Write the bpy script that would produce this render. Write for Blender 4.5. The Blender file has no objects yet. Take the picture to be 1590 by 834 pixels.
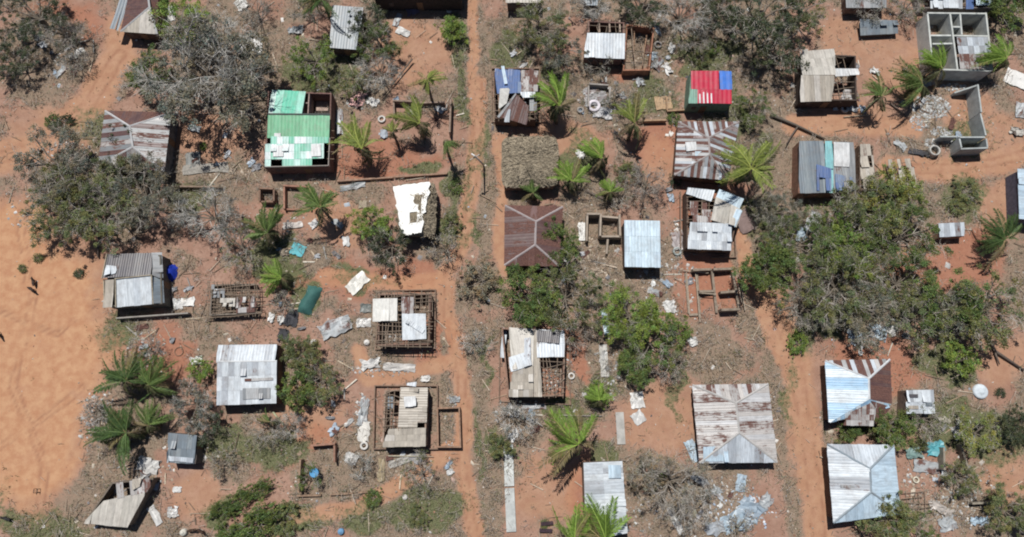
import bpy, math, random
import numpy as np
from mathutils import Vector, Matrix

S = bpy.context.scene
COL = S.collection
# ------------------------------------------------------------------ camera
CAM_H, TILT, FPX = 86.0, math.radians(13.0), 1060.0
cam_d = bpy.data.cameras.new('camera'); cam = bpy.data.objects.new('camera', cam_d); COL.objects.link(cam)
cam.location = (0, 0, CAM_H); cam.rotation_euler = (TILT, 0, 0)
cam_d.sensor_width = 36.0; cam_d.lens = 36.0 * FPX / 1590.0; cam_d.clip_start = 0.5; cam_d.clip_end = 3000
S.camera = cam
# ------------------------------------------------------------------ light
SUN_EL, SUN_AZ = math.radians(66), math.radians(-20)      # azimuth from +Y towards +X
w = bpy.data.worlds.new('World'); S.world = w; w.use_nodes = True
nt = w.node_tree; bg = nt.nodes['Background']
sky = nt.nodes.new('ShaderNodeTexSky'); sky.sky_type = 'NISHITA'; sky.sun_disc = False
sky.sun_elevation = SUN_EL; sky.sun_rotation = SUN_AZ % (2 * math.pi)
sky.air_density = 0.75; sky.dust_density = 0.3; sky.ozone_density = 1.0; sky.altitude = 600
nt.links.new(sky.outputs[0], bg.inputs[0]); bg.inputs[1].default_value = 0.06
sd = bpy.data.lights.new('sun', 'SUN'); sd.energy = 4.8; sd.angle = math.radians(0.5); sd.color = (1.0, 0.965, 0.925)
sun = bpy.data.objects.new('sun', sd); COL.objects.link(sun); sun.location = (0, 0, 60)
LDIR = Vector((-math.sin(SUN_AZ) * math.cos(SUN_EL), -math.cos(SUN_AZ) * math.cos(SUN_EL), -math.sin(SUN_EL)))
sun.rotation_euler = LDIR.to_track_quat('-Z', 'Y').to_euler()
S.view_settings.view_transform = 'Standard'; S.view_settings.look = 'None'
S.view_settings.exposure = -0.09; S.view_settings.gamma = 1.0
S.render.engine = 'CYCLES'; S.cycles.filter_width = 2.0; S.cycles.max_bounces = 4; S.cycles.diffuse_bounces = 2; S.cycles.transparent_max_bounces = 4

# ------------------------------------------------------------------ survey: sight line of the photo -> ground position
ct, st = math.cos(TILT), math.sin(TILT)
def W(px, py, h=0.0):
    a = (px - 795.0) / FPX; b = (417.0 - py) / FPX
    dx, dy, dz = a, st + b * ct, -ct + b * st
    t = (h - CAM_H) / dz
    return Vector((dx * t, dy * t, h))
def PPM(px, py):                                   # photo pixels per metre there
    p = W(px, py); return FPX / (p.y * st + CAM_H * ct)
def to_px(x, y, z=0.0):
    dep = y * st + (CAM_H - z) * ct
    return 795 + FPX * x / dep, 417 - FPX * (y * ct - (CAM_H - z) * st) / dep

R = random.Random(11)
# ------------------------------------------------------------------ objects
def link(o, parent=None):
    COL.objects.link(o)
    if parent is not None: o.parent = parent
    return o
def tag(o, label=None, cat=None, group=None, kind=None):
    if label: o['label'] = label
    if cat: o['category'] = cat
    if group: o['group'] = group
    if kind: o['kind'] = kind
    return o
def thing(name, label, cat, loc=(0, 0, 0), rz=0.0, group=None):
    o = bpy.data.objects.new(name, None); o.location = loc; o.rotation_euler = (0, 0, rz)
    o.empty_display_size = 0.3
    link(o); return tag(o, label, cat, group)
class MB:
    """collects shapes into one mesh"""
    def __init__(s): s.v = []; s.f = []; s.uv = None
    def add(s, vs, fs):
        n = len(s.v); s.v += [tuple(v) for v in vs]; s.f += [tuple(i + n for i in f) for f in fs]
    def box(s, c, d, m=None):
        x, y, z = d[0] / 2, d[1] / 2, d[2] / 2
        vs = [Vector((i, j, k)) for k in (-z, z) for j in (-y, y) for i in (-x, x)]
        if m is not None: vs = [m @ v for v in vs]
        c = Vector(c); s.add([v + c for v in vs], [(0, 2, 3, 1), (4, 5, 7, 6), (0, 1, 5, 4), (2, 6, 7, 3), (0, 4, 6, 2), (1, 3, 7, 5)])
    def wall(s, p, q, z0, z1, t, z1b=None):
        p = Vector((p[0], p[1], 0)); q = Vector((q[0], q[1], 0)); d = (q - p).normalized(); n = Vector((-d.y, d.x, 0)) * t / 2
        zb = z1 if z1b is None else z1b
        vs = [p - n + Vector((0, 0, z0)), q - n + Vector((0, 0, z0)), q + n + Vector((0, 0, z0)), p + n + Vector((0, 0, z0)),
              p - n + Vector((0, 0, z1)), q - n + Vector((0, 0, zb)), q + n + Vector((0, 0, zb)), p + n + Vector((0, 0, z1))]
        s.add(vs, [(0, 3, 2, 1), (4, 5, 6, 7), (0, 1, 5, 4), (1, 2, 6, 5), (2, 3, 7, 6), (3, 0, 4, 7)])
    def tube(s, pts, rad, k=5, cap=True):
        rings = []; n0 = len(s.v); pts = [Vector(p) for p in pts]
        for i, p in enumerate(pts):
            d = (pts[min(i + 1, len(pts) - 1)] - pts[max(i - 1, 0)])
            if d.length < 1e-6: d = Vector((0, 0, 1))
            d.normalize()
            a = d.cross(Vector((0.31, 0.17, 0.93)) if abs(d.z) < .9 else Vector((1, 0, 0))).normalized(); b = d.cross(a)
            r = rad[i] if isinstance(rad, (list, tuple)) else rad
            for j in range(k):
                an = 2 * math.pi * j / k; s.v.append(tuple(p + a * (math.cos(an) * r) + b * (math.sin(an) * r)))
        for i in range(len(pts) - 1):
            for j in range(k):
                a0 = n0 + i * k + j; a1 = n0 + i * k + (j + 1) % k
                s.f.append((a0, a1, a1 + k, a0 + k))
        if cap:
            s.f.append(tuple(n0 + j for j in reversed(range(k)))); e = n0 + (len(pts) - 1) * k
            s.f.append(tuple(e + j for j in range(k)))
    def mesh(s, name, mat, smooth=False):
        me = bpy.data.meshes.new(name); me.from_pydata(s.v, [], s.f)
        if mat: me.materials.append(mat)
        if smooth: me.polygons.foreach_set('use_smooth', [True] * len(me.polygons))
        if s.uv is not None:
            u = me.uv_layers.new(name='UVMap'); arr = np.array(s.uv, dtype=np.float32)
            li = np.zeros(len(me.loops), dtype=np.int32); me.loops.foreach_get('vertex_index', li)
            u.data.foreach_set('uv', arr[li].ravel())
        me.update(); return me
    def build(s, name, mat, parent=None, smooth=False, color=None, loc=None, rot=None):
        o = bpy.data.objects.new(name, s.mesh(name, mat, smooth))
        if color: o.color = color
        if loc is not None: o.location = loc
        if rot is not None: o.rotation_euler = rot
        return link(o, parent)
def np_mesh(name, V, F, mat, col=None):
    """many equal faces at once; F is (n,k), col one colour per face"""
    me = bpy.data.meshes.new(name); n, k = F.shape
    me.vertices.add(len(V)); me.vertices.foreach_set('co', np.asarray(V, np.float32).ravel())
    me.loops.add(n * k); me.loops.foreach_set('vertex_index', F.astype(np.int32).ravel())
    me.polygons.add(n); me.polygons.foreach_set('loop_start', np.arange(0, n * k, k, dtype=np.int32))
    me.polygons.foreach_set('loop_total', np.full(n, k, dtype=np.int32))
    if col is not None:
        ca = me.color_attributes.new('tint', 'FLOAT_COLOR', 'CORNER')
        c4 = np.ones((n, 4), np.float32); c4[:, :3] = col
        ca.data.foreach_set('color', np.repeat(c4, k, axis=0).ravel())
    if mat: me.materials.append(mat)
    me.update(calc_edges=True); me.validate(); return me

# ------------------------------------------------------------------ materials
def mat(name):
    m = bpy.data.materials.new(name); m.use_nodes = True; t = m.node_tree
    b = t.nodes['Principled BSDF']; b.inputs['Roughness'].default_value = 0.85; b.inputs['Specular IOR Level'].default_value = 0.25
    return m, t, b
def N(t, kind, **kw):
    n = t.nodes.new(kind)
    for k, v in kw.items():
        if k.startswith('i_'):
            key = k[2:]; n.inputs[int(key) if key.isdigit() else key].default_value = v
        else: setattr(n, k, v)
    return n
def noise(t, vec, scale, detail=4, rough=.6):
    n = N(t, 'ShaderNodeTexNoise'); n.inputs['Scale'].default_value = scale; n.inputs['Detail'].default_value = detail; n.inputs['Roughness'].default_value = rough
    if vec is not None: t.links.new(vec, n.inputs['Vector'])
    return n.outputs['Fac']
def ramp(t, fac, a, b, lo=0., hi=1.):
    n = N(t, 'ShaderNodeMapRange'); n.inputs[1].default_value = a; n.inputs[2].default_value = b; n.inputs[3].default_value = lo; n.inputs[4].default_value = hi
    n.interpolation_type = 'SMOOTHSTEP'; t.links.new(fac, n.inputs[0]); return n.outputs[0]
def mix(t, fac, a, b, mode='MIX'):
    n = N(t, 'ShaderNodeMix', data_type='RGBA', blend_type=mode)
    for i, x in ((0, fac), (6, a), (7, b)):
        if isinstance(x, (int, float)): n.inputs[i].default_value = x
        elif isinstance(x, tuple): n.inputs[i].default_value = x if len(x) == 4 else x + (1,)
        else: t.links.new(x, n.inputs[i])
    return n.outputs[2]
def math_(t, op, a, b=0.0):
    n = N(t, 'ShaderNodeMath', operation=op)
    for i, x in ((0, a), (1, b)):
        if isinstance(x, (int, float)): n.inputs[i].default_value = x
        else: t.links.new(x, n.inputs[i])
    return n.outputs[0]
def bump(t, b, h, s=.3, d=.05):
    n = N(t, 'ShaderNodeBump'); n.inputs['Strength'].default_value = s; n.inputs['Distance'].default_value = d
    t.links.new(h, n.inputs['Height']); t.links.new(n.outputs[0], b.inputs['Normal'])
M = {}
def simple(name, col, var=.25, scale=3., rough=.85, fine=25.):
    """one real colour with blotches and grain"""
    m, t, b = mat(name); tc = N(t, 'ShaderNodeTexCoord').outputs['Object']
    f1 = noise(t, tc, scale, 5); f2 = noise(t, tc, fine, 3)
    lo = tuple(c * (1 - var) for c in col); hi = tuple(min(1, c * (1 + var)) for c in col)
    c = mix(t, ramp(t, f1, .3, .7), lo, hi); c = mix(t, math_(t, 'MULTIPLY', ramp(t, f2, .45, .8), .5), c, tuple(x * .55 for x in col))
    t.links.new(c, b.inputs['Base Color']); b.inputs['Roughness'].default_value = rough; bump(t, b, f2, .25, .03)
    M[name] = m; return m
def tinted(name, var=.3, scale=2.5, rough=.85, fine=20.):
    """colour from the object's own colour"""
    m, t, b = mat(name); tc = N(t, 'ShaderNodeTexCoord').outputs['Object']; oc = N(t, 'ShaderNodeObjectInfo').outputs['Color']
    f1 = noise(t, tc, scale, 5); f2 = noise(t, tc, fine, 3)
    k = mix(t, ramp(t, f1, .3, .7), (1 - var,) * 3, (1 + var * .6,) * 3); k = mix(t, math_(t, 'MULTIPLY', ramp(t, f2, .5, .8), .4), k, (.5, .46, .42))
    t.links.new(mix(t, 1.0, oc, k, 'MULTIPLY'), b.inputs['Base Color']); b.inputs['Roughness'].default_value = rough; bump(t, b, f2, .25, .03)
    M[name] = m; return m
tinted('mud', .3); tinted('concrete', .22, 1.2); tinted('timber', .3, 6.); tinted('cloth', .12, 1.5, .7, 8.); tinted('paint', .15)
simple('thatch_base', (.20, .165, .115), .35, 2.5); simple('bark', (.17, .145, .115), .35, 4.)
def iron():
    """zinc sheet: the object's colour, rust covering as much as its alpha says, streaks down the slope"""
    m, t, b = mat('iron_sheet'); oi = N(t, 'ShaderNodeObjectInfo'); uv = N(t, 'ShaderNodeUVMap').outputs[0]
    sep = N(t, 'ShaderNodeSeparateXYZ'); t.links.new(uv, sep.inputs[0])
    cmb = N(t, 'ShaderNodeCombineXYZ'); t.links.new(math_(t, 'MULTIPLY', sep.outputs[0], 2.4), cmb.inputs[0]); t.links.new(math_(t, 'MULTIPLY', sep.outputs[1], .55), cmb.inputs[1])
    t.links.new(math_(t, 'MULTIPLY', oi.outputs['Random'], 97.), cmb.inputs[2])
    tc = N(t, 'ShaderNodeTexCoord').outputs['Object']
    f1 = noise(t, cmb.outputs[0], 1.6, 5, .65); f2 = noise(t, tc, .9, 6, .7); f3 = noise(t, tc, 9., 3)
    base = mix(t, ramp(t, f1, .3, .75), mix(t, 1., oi.outputs['Color'], (.70, .71, .72), 'MULTIPLY'), oi.outputs['Color'])
    base = mix(t, math_(t, 'MULTIPLY', ramp(t, f2, .42, .72), .34), base, (.20, .17, .145))
    rust = mix(t, ramp(t, f3, .35, .7), (.085, .042, .036), (.185, .092, .07))
    fm = math_(t, 'ADD', math_(t, 'MULTIPLY', f1, .55), math_(t, 'MULTIPLY', f2, .45))
    thr = math_(t, 'SUBTRACT', .82, math_(t, 'MULTIPLY', oi.outputs['Alpha'], .66))
    k = ramp(t, math_(t, 'SUBTRACT', fm, thr), -.05, .06)
    c = mix(t, k, base, rust)
    ed = math_(t, 'ABSOLUTE', math_(t, 'SUBTRACT', sep.outputs[0], .5))
    c = mix(t, math_(t, 'MULTIPLY', ramp(t, ed, .42, .5), .18), c, (.10, .085, .075))      # dirt caught in the laps
    t.links.new(c, b.inputs['Base Color'])
    t.links.new(ramp(t, k, 0, 1, .42, .9), b.inputs['Roughness']); b.inputs['Specular IOR Level'].default_value = .4
    bump(t, b, f3, .15, .02); M['iron'] = m
iron()
def leafy(name, trans=.25):
    m, t, b = mat(name); oc = N(t, 'ShaderNodeObjectInfo').outputs['Color']
    at = N(t, 'ShaderNodeAttribute', attribute_name='tint').outputs['Color']
    c = mix(t, 1.0, oc, at, 'MULTIPLY'); t.links.new(c, b.inputs['Base Color']); b.inputs['Roughness'].default_value = .6
    tr = N(t, 'ShaderNodeBsdfTranslucent'); t.links.new(c, tr.inputs[0])
    ms = N(t, 'ShaderNodeMixShader'); ms.inputs[0].default_value = trans
    t.links.new(b.outputs[0], ms.inputs[1]); t.links.new(tr.outputs[0], ms.inputs[2])
    t.links.new(ms.outputs[0], t.nodes['Material Output'].inputs[0]); M[name] = m
leafy('leaf'); leafy('straw', .1)
def dots(name):
    m, t, b = mat(name); at = N(t, 'ShaderNodeAttribute', attribute_name='tint').outputs['Color']
    t.links.new(at, b.inputs['Base Color']); M[name] = m
dots('tinted_bits')

# ------------------------------------------------------------------ ground
def poly_d(px, py, pts):
    """distance in pixels of arrays from a polyline"""
    best = np.full(px.shape, 1e9)
    for (x0, y0), (x1, y1) in zip(pts[:-1], pts[1:]):
        dx, dy = x1 - x0, y1 - y0; t = np.clip(((px - x0) * dx + (py - y0) * dy) / (dx * dx + dy * dy), 0, 1)
        best = np.minimum(best, np.hypot(px - x0 - t * dx, py - y0 - t * dy))
    return best
def vnoise(x, y, seed=0):
    r = np.random.default_rng(seed); g = r.random((64, 64))
    xi = np.floor(x).astype(int); yi = np.floor(y).astype(int); fx = x - xi; fy = y - yi
    fx = fx * fx * (3 - 2 * fx); fy = fy * fy * (3 - 2 * fy)
    a = g[yi % 64, xi % 64]; b_ = g[yi % 64, (xi + 1) % 64]; c = g[(yi + 1) % 64, xi % 64]; d = g[(yi + 1) % 64, (xi + 1) % 64]
    return (a * (1 - fx) + b_ * fx) * (1 - fy) + (c * (1 - fx) + d * fx) * fy
def fbm(x, y, seed=0):
    return .5 * vnoise(x, y, seed) + .27 * vnoise(x * 2.1, y * 2.1, seed + 1) + .15 * vnoise(x * 4.3, y * 4.3, seed + 2) + .08 * vnoise(x * 9, y * 9, seed + 3)
SAND_LINES = [([(0, 245), (80, 222), (140, 160), (185, 85), (190, 40)], 26), ([(742, 130), (740, 215), (732, 300), (718, 370), (696, 425), (694, 480), (714, 560), (722, 640), (716, 720), (738, 834), (745, 900)], 13),
    ([(772, 215), (784, 300), (772, 370), (785, 420)], 10), ([(1205, 470), (1235, 570), (1255, 680), (1268, 780), (1275, 900)], 24),
    ([(1150, 350), (1160, 420), (1190, 500), (1212, 560)], 11), ([(1230, 195), (1330, 192), (1420, 200)], 16), ([(1380, 262), (1480, 262), (1600, 240)], 20),
    ([(440, 806), (560, 786), (640, 742), (722, 684)], 12), ([(735, -40), (735, 120)], 7), ([(560, 545), (570, 590), (640, 580), (700, 560)], 12), ([(690, 440), (600, 440), (500, 430)], 14)]
SAND = [(40, 470, 120, 120), (45, 620, 85, 170), (40, 700, 75, 90), (20, 370, 60, 60), (60, 560, 110, 90), (1025, 645, 62, 55), (850, 765, 52, 65), (1330, 55, 70, 40), (1400, 110, 60, 40), (1500, 170, 40, 40), (1560, 210, 40, 40),
        (640, 80, 60, 60), (850, 215, 90, 22), (330, 210, 60, 40), (1560, 320, 50, 50), (1560, 560, 45, 40), (1560, 740, 45, 45), (1310, 178, 70, 25), (470, 640, 60, 50), (520, 340, 45, 40), (300, 770, 40, 40), (1020, 250, 30, 35), (80, 205, 60, 40), (1240, 640, 20, 100)]
LITTER = [(735, 90, 34, 95), (752, 435, 30, 40), (738, 530, 26, 45), (735, 650, 14, 70), (762, 780, 28, 80), (1110, 562, 60, 36), (1222, 640, 18, 120), (1180, 500, 30, 40), (1130, 95, 70, 45), (560, 145, 50, 20), (690, 780, 40, 60),
          (150, 640, 30, 80), (120, 720, 35, 70), (60, 800, 60, 35), (930, 430, 60, 40), (560, 720, 120, 50), (420, 690, 60, 40), (620, 770, 120, 50), (330, 265, 100, 25), (200, 490, 45, 25), (70, 70, 70, 60), (120, 260, 90, 90), (1000, 60, 80, 50), (920, 160, 50, 45),
          (1200, 240, 40, 70), (1560, 200, 50, 60), (1440, 640, 70, 40), (1520, 760, 60, 50), (810, 650, 40, 50), (930, 580, 30, 70), (1060, 780, 90, 60), (690, 370, 40, 50), (450, 300, 60, 30), (380, 150, 60, 60), (1430, 220, 60, 30), (1190, 400, 40, 120), (1330, 470, 120, 60), (480, 400, 50, 30), (920, 300, 60, 25)]
GREEN = [(300, 300, 40, 30), (560, 440, 60, 14), (650, 260, 30, 14), (900, 240, 30, 40), (1010, 150, 40, 30), (1130, 170, 40, 60), (1180, 330, 30, 40), (880, 640, 40, 24), (940, 700, 30, 30), (1050, 590, 14, 60), (1290, 500, 60, 24), (1460, 560, 40, 30), (1550, 690, 50, 40), (170, 520, 40, 30), (140, 200, 60, 30), (490, 180 - 60, 60, 40), (640, 330, 30, 14), (470, 460, 24, 30), (790, 80, 30, 40), (735, 330, 9, 60), (700, 310, 9, 50), (748, 210, 10, 40), (742, 690, 9, 70), (760, 560, 9, 40), (420, 700, 60, 30), (350, 690, 40, 30), (460, 800, 50, 26), (560, 800, 50, 24), (330, 800, 30, 24), (720, 150, 14, 50), (1185, 240, 24, 40), (1225, 600, 12, 60), (1500, 210, 40, 40), (420, 400, 40, 40), (550, 420, 40, 16), (1480, 660, 50, 40), (1300, 690, 14, 10), (860, 110, 30, 20), (60, 815, 80, 28), (5, 760, 14, 45), (660, 790, 80, 35), (710, 70, 16, 60), (512, 100, 55, 40), (735, 260, 12, 40), (710, 290, 10, 22), (1240, 530, 22, 30), (1500, 300, 40, 40), (700, 355, 25, 40), (430, 420, 50, 20), (1490, 565, 25, 40), (1530, 670, 35, 40), (770, 690, 15, 30), (1090, 85, 60, 40), (930, 605, 30, 20)]
RED = [(590, 250, 90, 30), (460, 305, 60, 30), (660, 520, 45, 40), (1030, 220, 60, 30), (1110, 440, 60, 50), (980, 90, 40, 40), (480, 700, 70, 30), (870, 570, 40, 60), (1100, 330, 60, 60), (1430, 420, 60, 40), (260, 560, 40, 40), (1500, 400, 60, 50), (900, 760, 20, 40), (1400, 580, 40, 40), (1340, 540, 60, 25), (100, 30, 60, 30), (220, 530, 60, 30), (520, 430, 120, 30), (640, 430, 60, 30)]
def masks(x, y):
    px, py = to_px(x, y); wx = (fbm(x * .35, y * .35, 5) - .5) * 46; wy = (fbm(x * .35 + 31, y * .35, 9) - .5) * 46
    fine = (fbm(x * 1.1, y * 1.1, 15) - .5) * 26
    qx, qy = px + wx + fine, py + wy - fine * .6
    def blobs(L):
        m = np.zeros(px.shape)
        for cx, cy, rx, ry in L: m = np.maximum(m, np.clip((1.25 - np.hypot((qx - cx) / rx, (qy - cy) / ry)) / .5, 0, 1))
        return m
    sand = np.maximum(blobs(SAND[:5]), .42 * blobs(SAND[5:]))
    for pts, wd in SAND_LINES: sand = np.maximum(sand, .6 * np.clip((wd * 1.25 - poly_d(px + wx * .25 + fine * .4, py + wy * .25, pts)) / (wd * .5), 0, 1))
    lit = blobs(LITTER)
    for pts, wd in (([(1150, 400), (1185, 480), (1214, 570), (1226, 700)], 17), ([(728, -20), (742, 60), (752, 200)], 16), ([(759, 195), (755, 330), (748, 410)], 10), ([(706, 262), (700, 330), (688, 395)], 10), ([(690, 505), (694, 640), (690, 700)], 7), ([(748, 560), (752, 834)], 14), ([(1190, 560), (1222, 700), (1235, 840)], 10), ([(1285, 580), (1280, 690)], 6), ([(120, 500), (135, 620), (118, 700), (90, 780)], 13), ([(800, 500), (930, 640)], 12), ([(960, 690), (1080, 745)], 16)): lit = np.maximum(lit, np.clip((wd * 1.3 - poly_d(px + wx * .2 + fine * .4, py + wy * .2, pts)) / (wd * .5), 0, 1))
    gr = blobs(GREEN); red = blobs(RED)
    bgn = np.clip((fbm(x * .20 + 7, y * .20 + 3, 21) - .32) * 4.5, 0, 1) * .94
    lit = np.maximum(lit, bgn * (1 - .75 * red)); lit = lit * (1 - np.clip(1.35 * sand, 0, .92))
    return sand, lit, gr * (1 - .5 * sand), red
RUTS = [([(742, 130), (740, 215), (732, 300), (718, 370), (696, 425), (694, 480), (714, 560), (722, 640), (716, 720), (738, 834), (745, 900)], 6, 3.2), ([(1205, 470), (1235, 570), (1255, 680), (1268, 780), (1275, 900)], 9, 3.5), ([(0, 245), (80, 222), (140, 160), (185, 85)], 8, 3.5), ([(-20, 705), (60, 655), (130, 600)], 4, 3.), ([(30, 330), (50, 470), (20, 600), (70, 720), (60, 800)], 5, 3.), ([(1380, 262), (1480, 262), (1600, 240)], 6, 3.), ([(-10, 480), (90, 520), (150, 470)], 3, 3.)]
def wear(x, y):
    px, py = to_px(x, y); j = (fbm(x * .5, y * .5, 33) - .5) * 10; m = np.zeros(px.shape)
    for pts, off, wd in RUTS:
        d = poly_d(px + j, py + j * .6, pts); m = np.maximum(m, np.clip((wd - np.abs(d - off)) / wd, 0, 1) * np.clip((fbm(x * .8, y * .8, 35) - .3) * 4, 0, 1))
    return m
def build_ground():
    step = .32; x0, x1, y0, y1 = -100, 100, -40, 92
    nx = int((x1 - x0) / step); ny = int((y1 - y0) / step)
    X, Y = np.meshgrid(np.linspace(x0, x1, nx), np.linspace(y0, y1, ny))
    sand, lit, gr, red = masks(X, Y); wr = wear(X, Y)
    Z = (fbm(X * .8, Y * .8, 3) - .5) * .07 * (1 - .5 * sand) + (fbm(X * .12, Y * .12, 8) - .5) * .08 - .02 - wr * .05
    edge = np.minimum(np.minimum(X - x0, x1 - X), np.minimum(Y - y0, y1 - Y)); Z = Z * np.clip(edge / 3, 0, 1)
    V = np.stack([X, Y, Z], -1).reshape(-1, 3); idx = np.arange(nx * ny).reshape(ny, nx)
    F = np.stack([idx[:-1, :-1], idx[:-1, 1:], idx[1:, 1:], idx[1:, :-1]], -1).reshape(-1, 4)
    b = 900.0; n0 = len(V)                                            # the same sheet goes on to the horizon
    V = np.concatenate([V, [[-b, -b, 0], [b, -b, 0], [b, b, 0], [-b, b, 0]]])
    c = [0, nx - 1, nx * ny - 1, nx * (ny - 1)]
    F = np.concatenate([F, [[n0, n0 + 1, c[1], c[0]], [n0 + 1, n0 + 2, c[2], c[1]], [n0 + 2, n0 + 3, c[3], c[2]], [n0 + 3, n0, c[0], c[3]]]])
    me = np_mesh('ground', V, F, None)
    at = me.color_attributes.new('cover', 'FLOAT_COLOR', 'POINT'); C4 = np.zeros((len(V), 4), np.float32)
    C4[:n0] = np.stack([sand, lit, gr, red], -1).reshape(-1, 4); C4[n0:] = (.2, .6, .2, .2); at.data.foreach_set('color', C4.ravel())
    at = me.attributes.new('wear', 'FLOAT', 'POINT'); wv = np.zeros(len(V), np.float32); wv[:n0] = wr.ravel(); at.data.foreach_set('value', wv)
    m, t, bs = mat('ground_earth'); tc = N(t, 'ShaderNodeTexCoord').outputs['Object']
    a = N(t, 'ShaderNodeAttribute', attribute_name='cover'); sp = N(t, 'ShaderNodeSeparateColor'); t.links.new(a.outputs['Color'], sp.inputs[0])
    n1 = noise(t, tc, .35, 6); n2 = noise(t, tc, 2.2, 6, .7); n3 = noise(t, tc, 9., 4, .7); n4 = noise(t, tc, .9, 5); n5 = noise(t, tc, 24., 3)
    earth = mix(t, ramp(t, n1, .3, .7), (.265, .148, .104), (.365, .235, .178))
    earth = mix(t, ramp(t, n2, .4, .7), earth, (.26, .155, .112))
    earth = mix(t, math_(t, 'MULTIPLY', ramp(t, n3, .45, .7), .45), earth, (.41, .26, .20))
    earth = mix(t, math_(t, 'MULTIPLY', a.outputs['Alpha'], .6), earth, mix(t, ramp(t, n2, .35, .65), (.29, .105, .058), (.40, .175, .105)))
    sandc = mix(t, ramp(t, n4, .3, .7), (.41, .21, .118), (.50, .295, .17)); sandc = mix(t, math_(t, 'MULTIPLY', ramp(t, n1, .45, .8), .45), sandc, (.40, .21, .13)); sandc = mix(t, math_(t, 'MULTIPLY', ramp(t, n2, .52, .8), .3), sandc, (.33, .17, .10))
    c = mix(t, sp.outputs[0], earth, sandc)
    wa = N(t, 'ShaderNodeAttribute', attribute_name='wear'); c = mix(t, math_(t, 'MULTIPLY', wa.outputs['Fac'], .7), c, (.27, .135, .085))
    lc = mix(t, ramp(t, n3, .38, .66), (.105, .08, .056), (.36, .29, .215)); lc = mix(t, ramp(t, n4, .35, .7), lc, (.28, .205, .15)); lc = mix(t, ramp(t, n5, .52, .75), lc, (.085, .067, .05))
    lm = ramp(t, math_(t, 'ADD', math_(t, 'MULTIPLY', sp.outputs[1], .75), math_(t, 'SUBTRACT', math_(t, 'ADD', math_(t, 'MULTIPLY', n2, .9), math_(t, 'MULTIPLY', n3, .5)), .7)), .30, .75)
    c = mix(t, lm, c, lc)
    gc = mix(t, ramp(t, n3, .35, .7), (.065, .08, .034), (.21, .205, .115))
    gm = ramp(t, math_(t, 'ADD', math_(t, 'MULTIPLY', sp.outputs[2], .7), math_(t, 'SUBTRACT', n2, .5)), .3, .7)
    c = mix(t, gm, c, gc)
    c = mix(t, math_(t, 'MULTIPLY', ramp(t, n5, .62, .72), .5), c, (.09, .055, .038))
    t.links.new(c, bs.inputs['Base Color']); bs.inputs['Roughness'].default_value = .95; bs.inputs['Specular IOR Level'].default_value = .1
    hh = math_(t, 'ADD', math_(t, 'MULTIPLY', n3, .6), math_(t, 'MULTIPLY', n2, 1.)); bump(t, bs, hh, .35, .06)
    me.materials.append(m); g = bpy.data.objects.new('ground', me); link(g); tag(g, kind='structure')
build_ground()
# ------------------------------------------------------------------ building kit
PAL = {  # weight, colour of the bare sheet, rust from, to
 'zinc': [(5, (.60, .655, .70), 0, .25), (2, (.45, .49, .53), .1, .4), (1, (.36, .38, .40), .2, .5)],
 'bright': [(6, (.68, .73, .76), 0, .12), (3, (.56, .61, .65), .05, .3), (1, (.44, .47, .50), .15, .4)],
 'pale_blue': [(5, (.56, .70, .80), 0, .1), (2, (.47, .60, .70), 0, .2)],
 'ice': [(5, (.60, .74, .82), 0, .05), (2, (.55, .68, .77), 0, .1)],
 'dull': [(4, (.34, .355, .36), .1, .45), (3, (.27, .285, .295), .1, .5), (1, (.46, .47, .47), .1, .3)],
 'char': [(5, (.095, .09, .10), .1, .4), (1, (.16, .155, .16), .1, .4)],
 'slate': [(4, (.20, .24, .27), .05, .3), (2, (.26, .30, .32), .1, .3)],
 'rust': [(5, (.15, .082, .078), .5, .9), (2, (.21, .13, .12), .4, .8), (1, (.36, .30, .29), .4, .6)],
 'brown': [(1, (.125, .068, .064), .3, .7)],
 'striped': [(3, (.46, .44, .42), .15, .4), (2, (.20, .115, .10), .6, .95), (2, (.56, .55, .53), .05, .35)],
 'pale_rust': [(4, (.56, .53, .50), .25, .5), (3, (.48, .46, .44), .3, .55), (2, (.60, .60, .60), .1, .35), (1, (.40, .37, .35), .5, .75)],
 'tan': [(4, (.50, .45, .375), .05, .3), (2, (.42, .375, .31), .1, .4), (1, (.58, .54, .48), .05, .25)],
 'cream': [(4, (.60, .565, .50), .03, .22), (2, (.52, .49, .43), .05, .3)],
 'green': [(3, (.17, .50, .27), 0, .08), (2, (.20, .55, .31), 0, .08)],
 'teal': [(3, (.11, .53, .36), 0, .05), (2, (.30, .66, .53), 0, .05), (1, (.62, .82, .76), 0, .05)],
 'teal_worn': [(2, (.28, .64, .50), 0, .05), (3, (.52, .77, .70), 0, .05), (2, (.74, .83, .82), 0, .05), (1, (.16, .55, .38), 0, .05)],
 'red': [(1, (.58, .012, .055), 0, .03)], 'blue': [(1, (.045, .20, .70), 0, .05)], 'cobalt': [(3, (.10, .17, .36), .1, .3), (1, (.20, .27, .40), .1, .35)],
 'white': [(1, (.76, .77, .76), 0, .08)], 'offwhite': [(1, (.68, .67, .62), 0, .15)], 'bluewhite': [(3, (.74, .82, .86), 0, .1), (3, (.42, .62, .78), 0, .1), (2, (.33, .53, .72), 0, .15)],
 'mottled': [(2, (.46, .44, .42), .35, .6), (2, (.36, .345, .33), .4, .7), (1, (.56, .54, .52), .2, .5)],
 'redwhite': [(2, (.58, .012, .055), 0, 0), (1, (.76, .80, .80), 0, .1)], 'seagreen': [(1, (.25, .46, .36), .1, .35)], 'aqua': [(1, (.25, .55, .57), 0, .1)],
}
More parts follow.
